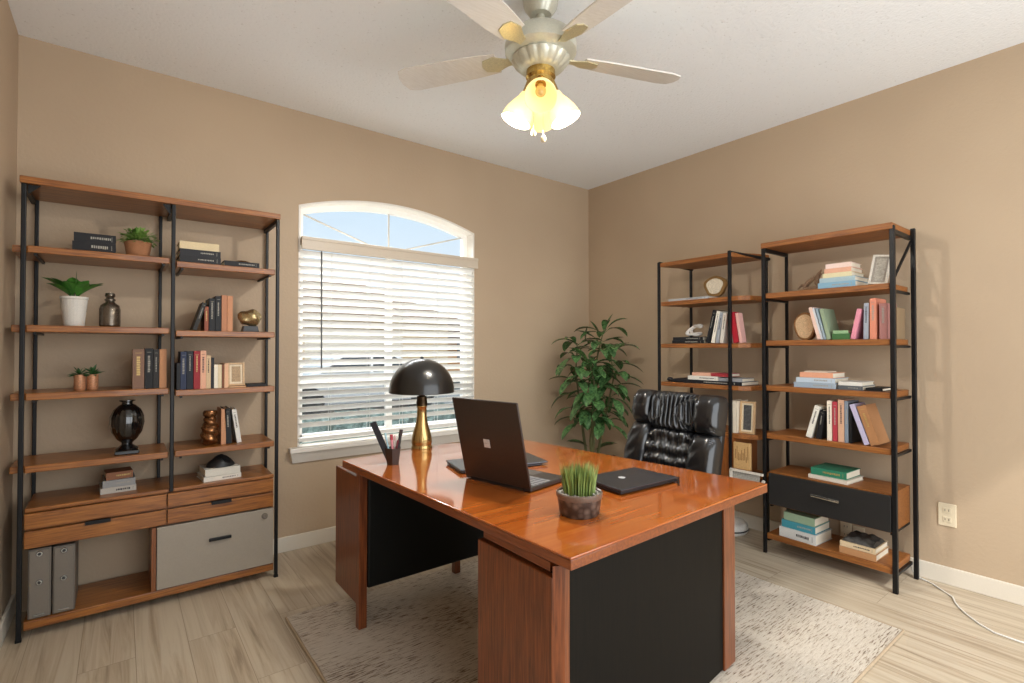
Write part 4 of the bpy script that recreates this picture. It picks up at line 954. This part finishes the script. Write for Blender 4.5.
lying(-1.135, -1.66, -.338, 1.0055, 1.030, .22, '22232A', 'wide black flat book at the bottom of stack above chair', G, 'x', mark='l')
lying(-1.268, -1.495, -.333, 1.0305, 1.058, .18, 'DDD9D0', 'white book on the wide black book above the chair', G, 'x', mark='d')
lying(-1.498, -1.66, -.333, 1.0305, 1.052, .16, '8E9094', 'grey book right of the white one above the chair', G, 'x', mark=None)
lying(-1.30, -1.44, -.330, 1.0585, 1.080, .15, 'D9A890', 'peach book on the white book above the chair', G, 'x', mark=None)
lying(-1.442, -1.565, -.330, 1.0585, 1.080, .15, '9A3038', 'dark red book beside the peach one above the chair', G, 'x', mark=None)
o = obj('stone', ball(nb(), (-.30, -1.10, 1.022), .018, 1, 1.4, .9), plain('black_pebble', '26262A', .4), smooth=True); tag(o, 'small black pebble at the left end of the shelf above the chair', 'ornament')
standing(-.33, -1.566, .7005, .052, .15, .205, 'E4D9C4', 'cream book standing left of frame beside the chair back', None, 'x', mark=None)
picture_frame((-.30, -1.672, .7015), .098, .205, -PI/2, -.08, 'tan picture frame with dark vase print right of the chair', TANF, CRM, plain('dark_vase_print', '4A4A4A', .5, var=.5, scale=20))
t = thing('plaque', 'tan wooden plaque with carved strokes in the narrow unit', 'plaque', (-.345, -1.665, .4255))
obj('board', box(nb(), -.010, .010, -.055, .055, .055, .222), plain('pale_tan_wood', 'C09A66', .6, var=.12), t, local=True, bevel=.002)
bm = nb(); rr = random.Random(2)
for i in range(9):
    y = -.040+i*.010; z0 = .10+rr.uniform(0, .02); box(bm, -.0115, -.010, y-.0015, y+.0015, z0, z0+rr.uniform(.03, .085))
obj('carved_marks', bm, plain('brown_carving', '7A5630', .7), t, local=True)
obj('plaque_foot', box(nb(), -.015, .03, -.055, .055, 0, .055), SHELFZ, t, local=True)
t = thing('magazine_holder', 'white wire magazine holder hanging below the plaque', 'magazine holder', (-.36, -1.70, .30))
M = Matrix.Translation((-.375, -1.705, .40)) @ Matrix.Rotation(.35, 4, 'X')
bm = nb(); WH = plain('ivory_wire', 'CFC8BC', .5)
M = Matrix.Translation((-.375, -1.700, .395))
for y in (-.095, .095): box(bm, -.006, .006, y-.008, y+.008, -.015, .078, M @ Matrix.Rotation(.3 if y < 0 else .0, 4, 'X'))
box(bm, -.006, .006, -.11, .10, .072, .086, M); box(bm, -.006, .006, -.09, .09, -.02, -.006, M)
obj('frame', bm, WH, t)
obj('magazine', box(nb(), -.37, -.365, -1.785, -1.615, .385, .465), plain('grey_print_page', '9A968E', .7, var=.5, scale=50), t)

# -- wide unit
t = thing('driftwood', 'curled brown driftwood ornament left of the blue book stack', 'ornament', (-.22, -2.03, 1.5845))
bm = nb()
for pts, r in (([(0, .05, .008), (-.01, .02, .05), (0, -.02, .085), (.01, -.06, .105)], [.008, .014, .012, .003]), ([(0, -.05, .008), (0, -.03, .05), (.005, -.035, .10), (0, -.055, .125)], [.01, .016, .012, .003]), ([(-.01, .07, .008), (0, .03, .02), (0, -.03, .015), (0, -.07, .008)], [.005, .014, .014, .005]), ([(0, .02, .03), (.01, .06, .045), (.0, .08, .02)], [.01, .008, .004])):
    tube(bm, [(a, b, c) for a, b, c in pts], r, 8)
obj('branch', bm, plain('weathered_wood', '8B7058', .7, var=.4, scale=40), t, local=True, smooth=True)
G = 'books stacked beside the driftwood'
lying(-2.110, -2.296, -.338, 1.5845, 1.616, .21, '7FA6BC', 'sky blue book, bottom of stack right of driftwood', G, 'x', mark='l')
lying(-2.117, -2.294, -.334, 1.6165, 1.642, .20, '9FB6BE', 'pale blue grey book, second in stack right of driftwood', G, 'x', mark=None)
lying(-2.132, -2.276, -.330, 1.6425, 1.668, .19, 'D9CFA8', 'cream yellow book, middle of stack right of driftwood', G, 'x', mark=None)
lying(-2.140, -2.274, -.328, 1.6685, 1.694, .17, 'DDA88C', 'salmon book just below the top of driftwood side stack', G, 'x', mark=None)
lying(-2.146, -2.273, -.326, 1.6945, 1.720, .15, 'E8CFC4', 'pale pink book topping the stack right of driftwood', G, 'x', mark=None)
picture_frame((-.30, -2.385, 1.586), .085, .158, -PI/2, -.12, 'white picture frame leaning near the wide unit right post', plain('white_frame', 'DAD4C8', .5), plain('grey_mount', '9A948A', .6), plain('grey_photo', 'AAA498', .6, var=.3), roll=.14)
t = thing('wood_slice', 'round bark edged wood slice left of leaning books, wide unit', 'ornament', (-.25, -2.012, 1.2955))
obj('bark', disc(.05, .062, .082, .083, wob=.04), plain('rough_bark', '8C6238', .8, 0, .4, 40, .4), t, local=True, bevel=.004)
obj('face', disc(.056, .050, .070, .083, wob=.04), plain('mottled_wood_face', 'C9A983', .7, 0, .35, 60), t, local=True)
G = 'books leaning on the wood slice'
for i, (y, th, h, tl, c, n_) in enumerate(((-2.103, .018, .190, -.25, 'E3C3B4', 'pale pink book'), (-2.122, .010, .186, -.25, 'C9CDD2', 'thin silver book'), (-2.136, .012, .182, -.24, '8FA0AA', 'thin blue grey book'), (-2.152, .020, .176, -.22, '8FA084', 'sage green book'))):
    standing(-.33, y, 1.2955, th, .15, h, c, f'{n_}, {ORD[i]} of four leaning on wood slice', G, 'x', tilt=tl, mark=None)
G = 'green books lying on the wide unit'
lying(-2.178, -2.264, -.33, 1.2955, 1.328, .15, '3F6A3C', 'dark green book lying under a lighter green one', G, 'x', mark=None)
lying(-2.180, -2.256, -.325, 1.3285, 1.346, .14, '8FB084', 'light green book lying on the dark green book', G, 'x', mark=None)
G = 'books standing by the wide unit right post'
standing(-.33, -2.268, 1.2955, .022, .15, .165, 'DD8FA0', 'pink book leaning right, alone beside the green books', G, 'x', tilt=.20, mark=None)
standing(-.33, -2.329, 1.2955, .022, .15, .192, '9DA3AE', 'silver grey book with dark title, right of pink book', G, 'x', tilt=.02, mark='d')
standing(-.33, -2.359, 1.2955, .030, .15, .216, 'D98A70', 'tall salmon book between silver and rose books', G, 'x', mark='l')
standing(-.33, -2.402, 1.2955, .034, .15, .186, 'A87470', 'dusty rose book just left of the right post', G, 'x', mark='l')
standing(-.30, -2.4505+.03, 1.2955, .018, .14, .17, '8A7458', 'speckled tan book tucked behind the right post', G, 'x', mark=None).location = (-.20, -2.423, 1.2955)
G = 'pale books stacked on the wide unit middle shelf'
lying(-1.976, -2.198, -.338, 1.0205, 1.050, .21, '98A6B4', 'blue grey book, bottom of the stack topped with peach', G, 'x', mark='l')
lying(-1.987, -2.193, -.334, 1.0505, 1.078, .20, 'B9C6D2', 'pale blue book, middle of the stack topped with peach', G, 'x', mark='l')
lying(-2.006, -2.180, -.330, 1.0785, 1.108, .18, 'DD9F80', 'peach book topping the blue stack, wide unit middle shelf', G, 'x', mark=None)
lying(-2.030, -2.150, -.325, 1.1085, 1.116, .14, 'D8C4B0', 'thin beige booklet lying on the peach book', G, 'x', mark=None)
G = 'dark books right of the blue stack'
lying(-2.205, -2.325, -.335, 1.0205, 1.043, .20, '54585C', 'charcoal book with pale pages, under the white one', G, 'x', mark='l')
lying(-2.208, -2.322, -.332, 1.0435, 1.064, .18, 'D9D6CE', 'white book on charcoal one, right of the blue stack', G, 'x', mark=None)
lying(-2.334, -2.410, -.320, 1.0205, 1.036, .19, '1E1F22', 'small black notebook lying right of the white book', G, 'x', mark=None)
G = 'books in the row above the black drawer'
ZE = .7305
for i, (y, th, h, tl, c, n_, m_) in enumerate(((-2.036, .030, .190, .27, 'E2DED2', 'cream book with round badge leaning right', 'd'), (-2.090, .026, .165, .14, '2E2A2C', 'black book leaning right', 'l'), (-2.149, .024, .222, 0, 'E6DAC8', 'ivory book', 'd'), (-2.176, .025, .219, 0, 'B03A46', 'red and pink book', 'l'),
        (-2.204, .030, .232, 0, 'CFA488', 'tan book', 'd'), (-2.236, .018, .226, 0, '7D8794', 'blue grey book', 'l'), (-2.256, .014, .216, 0, '222326', 'thin black book', None))):
    standing(-.33, y, ZE, th, .15, h, c, f'{n_}, {ORD[i]} in row above black drawer', G, 'x', tilt=tl, mark=m_)
bt = bpy.data.objects
standing(-.333, -2.330, ZE, .024, .15, .220, 'B9B2CC', 'lavender book leaning left on the row above black drawer', G, 'x', tilt=-.32, mark=None)
standing(-.333, -2.360, ZE, .042, .15, .212, 'A87850', 'thick brown book leaning left on the lavender book', G, 'x', tilt=-.31, mark='g')
G = 'books lying on the black drawer unit'
lying(-2.04, -2.245, -.31, .4985, .520, .20, 'D6CEC0', 'cream book under green one on top of black drawer', G, 'x', yawd=-4, mark=None)
lying(-2.05, -2.235, -.30, .5205, .560, .19, '2F7A5E', 'emerald green book lying above the black drawer', G, 'x', yawd=-2, mark='g')
G = 'books stacked on the wide unit bottom board, left'
lying(-1.885, -2.092, -.334, .1245, .182, .20, 'CFCFCC', 'thick white book, bottom of the left floor level stack', G, 'x', yawd=-3, mark='d')
lying(-1.898, -2.085, -.33, .1825, .225, .19, '3F8A9A', 'teal book between white and sage books near the floor', G, 'x', yawd=-2, mark='l')
lying(-1.908, -2.082, -.325, .2255, .272, .18, '8FA58A', 'sage green book topping the stack near the floor', G, 'x', yawd=-3, mark=None)
G = 'books stacked on the wide unit bottom board, right'
lying(-2.205, -2.378, -.330, .1245, .160, .20, 'B98A60', 'copper tan book, lower of two under the dark pouch', G, 'x', mark=None)
lying(-2.207, -2.374, -.326, .1605, .190, .195, 'D9C3A0', 'buff book directly under the dark grey pouch', G, 'x', mark='d')
bm = nb(); bmesh.ops.create_grid(bm, x_segments=24, y_segments=20, size=.5)
for v in bm.verts:
    x, y = v.co.x, v.co.y; ed = max(0, 1-(2*abs(x))**4)*max(0, 1-(2*abs(y))**4)
    v.co = V((x*.17, y*.155, (.028+.007*math.sin(x*14+y*5)+.004*math.sin(y*22))*ed**.5))
r_ = bmesh.ops.extrude_face_region(bm, geom=bm.faces[:])
for g_ in r_['geom']:
    if isinstance(g_, bmesh.types.BMVert): g_.co.z = 0
bmesh.ops.recalc_face_normals(bm, faces=bm.faces[:]); bm.transform(Matrix.Translation((-.235, -2.29, .1905)))
o = obj('pouch', bm, plain('dark_grey_crumpled_leather', '3A3835', .5, 0, .4, 30, .3), smooth=True); tag(o, 'crumpled dark grey pouch on the books near the floor', 'pouch')

# ------------------------------------------------------------------ small things on wall and floor
IV = plain('ivory_plastic', 'DDD0B4', .4, var=.02)
def outlet(y, z, label, kind='outlet', w_=.038, h=.06):
    t = thing('wall_outlet', label, 'outlet', (0, y, z))
    p = obj('cover_plate', box(nb(), -.006, -.0005, y-w_, y+w_, z-h, z+h), IV, t, bevel=.003)
    for dz in (-.024, .024) if kind == 'outlet' else ():
        f = obj('socket', box(nb(), -.0085, -.006, y-.017, y+.017, z+dz-.014, z+dz+.014), IV, t, bevel=.002)
        bm = nb(); box(bm, -.0092, -.0085, y-.009, y-.0065, z+dz-.005, z+dz+.006); box(bm, -.0092, -.0085, y+.0065, y+.009, z+dz-.005, z+dz+.006); obj('slot', bm, plain('slot_dark', '4A4238', .7), f)
    if kind != 'outlet': obj('jack', box(nb(), -.009, -.006, y-.010, y+.010, z-.012, z+.012), IV, t)
outlet(-2.600, .365, 'ivory wall outlet right of the wide shelf unit')
outlet(-2.125, .150, 'ivory wall outlet behind the bottom shelf, left of pair', w_=.031, h=.05)
outlet(-2.192, .140, 'blank ivory jack plate behind the bottom shelf, right of pair', 'jack', w_=.031, h=.05)
pts = [(-.03, -2.44, .10), (-.035, -2.455, .03), (-.04, -2.48, .006), (-.075, -2.55, .005), (-.178, -2.655, .005), (-.235, -2.675, .005), (-.285, -2.70, .005), (-.345, -2.742, .005), (-.40, -2.79, .005), (-.445, -2.85, .005), (-.452, -2.93, .005), (-.43, -3.05, .005), (-.36, -3.25, .005)]
o = obj('cable', tube(nb(), pts, .0038, 8), plain('white_cable', 'E8E6E0', .4), smooth=True); tag(o, 'thin white cable curving across the floor by the right wall', 'cable')
t = thing('bathroom_scale', 'round white device with a dark rim lying on the floor behind desk', 'device', (-.17, -1.46, 0))
obj('housing', lathe(nb(), [(0, 0), (.12, 0), (.132, .012), (.134, .035), (.128, .06), (.11, .075), (0, .08)], 48), plain('white_shell', 'D6D3CC', .35), t, local=True, smooth=True)
obj('rim_band', lathe(nb(), [(.1345, .022), (.136, .024), (.136, .030), (.1345, .032)], 48), plain('dark_band', '2C2C2E', .4), t, local=True)
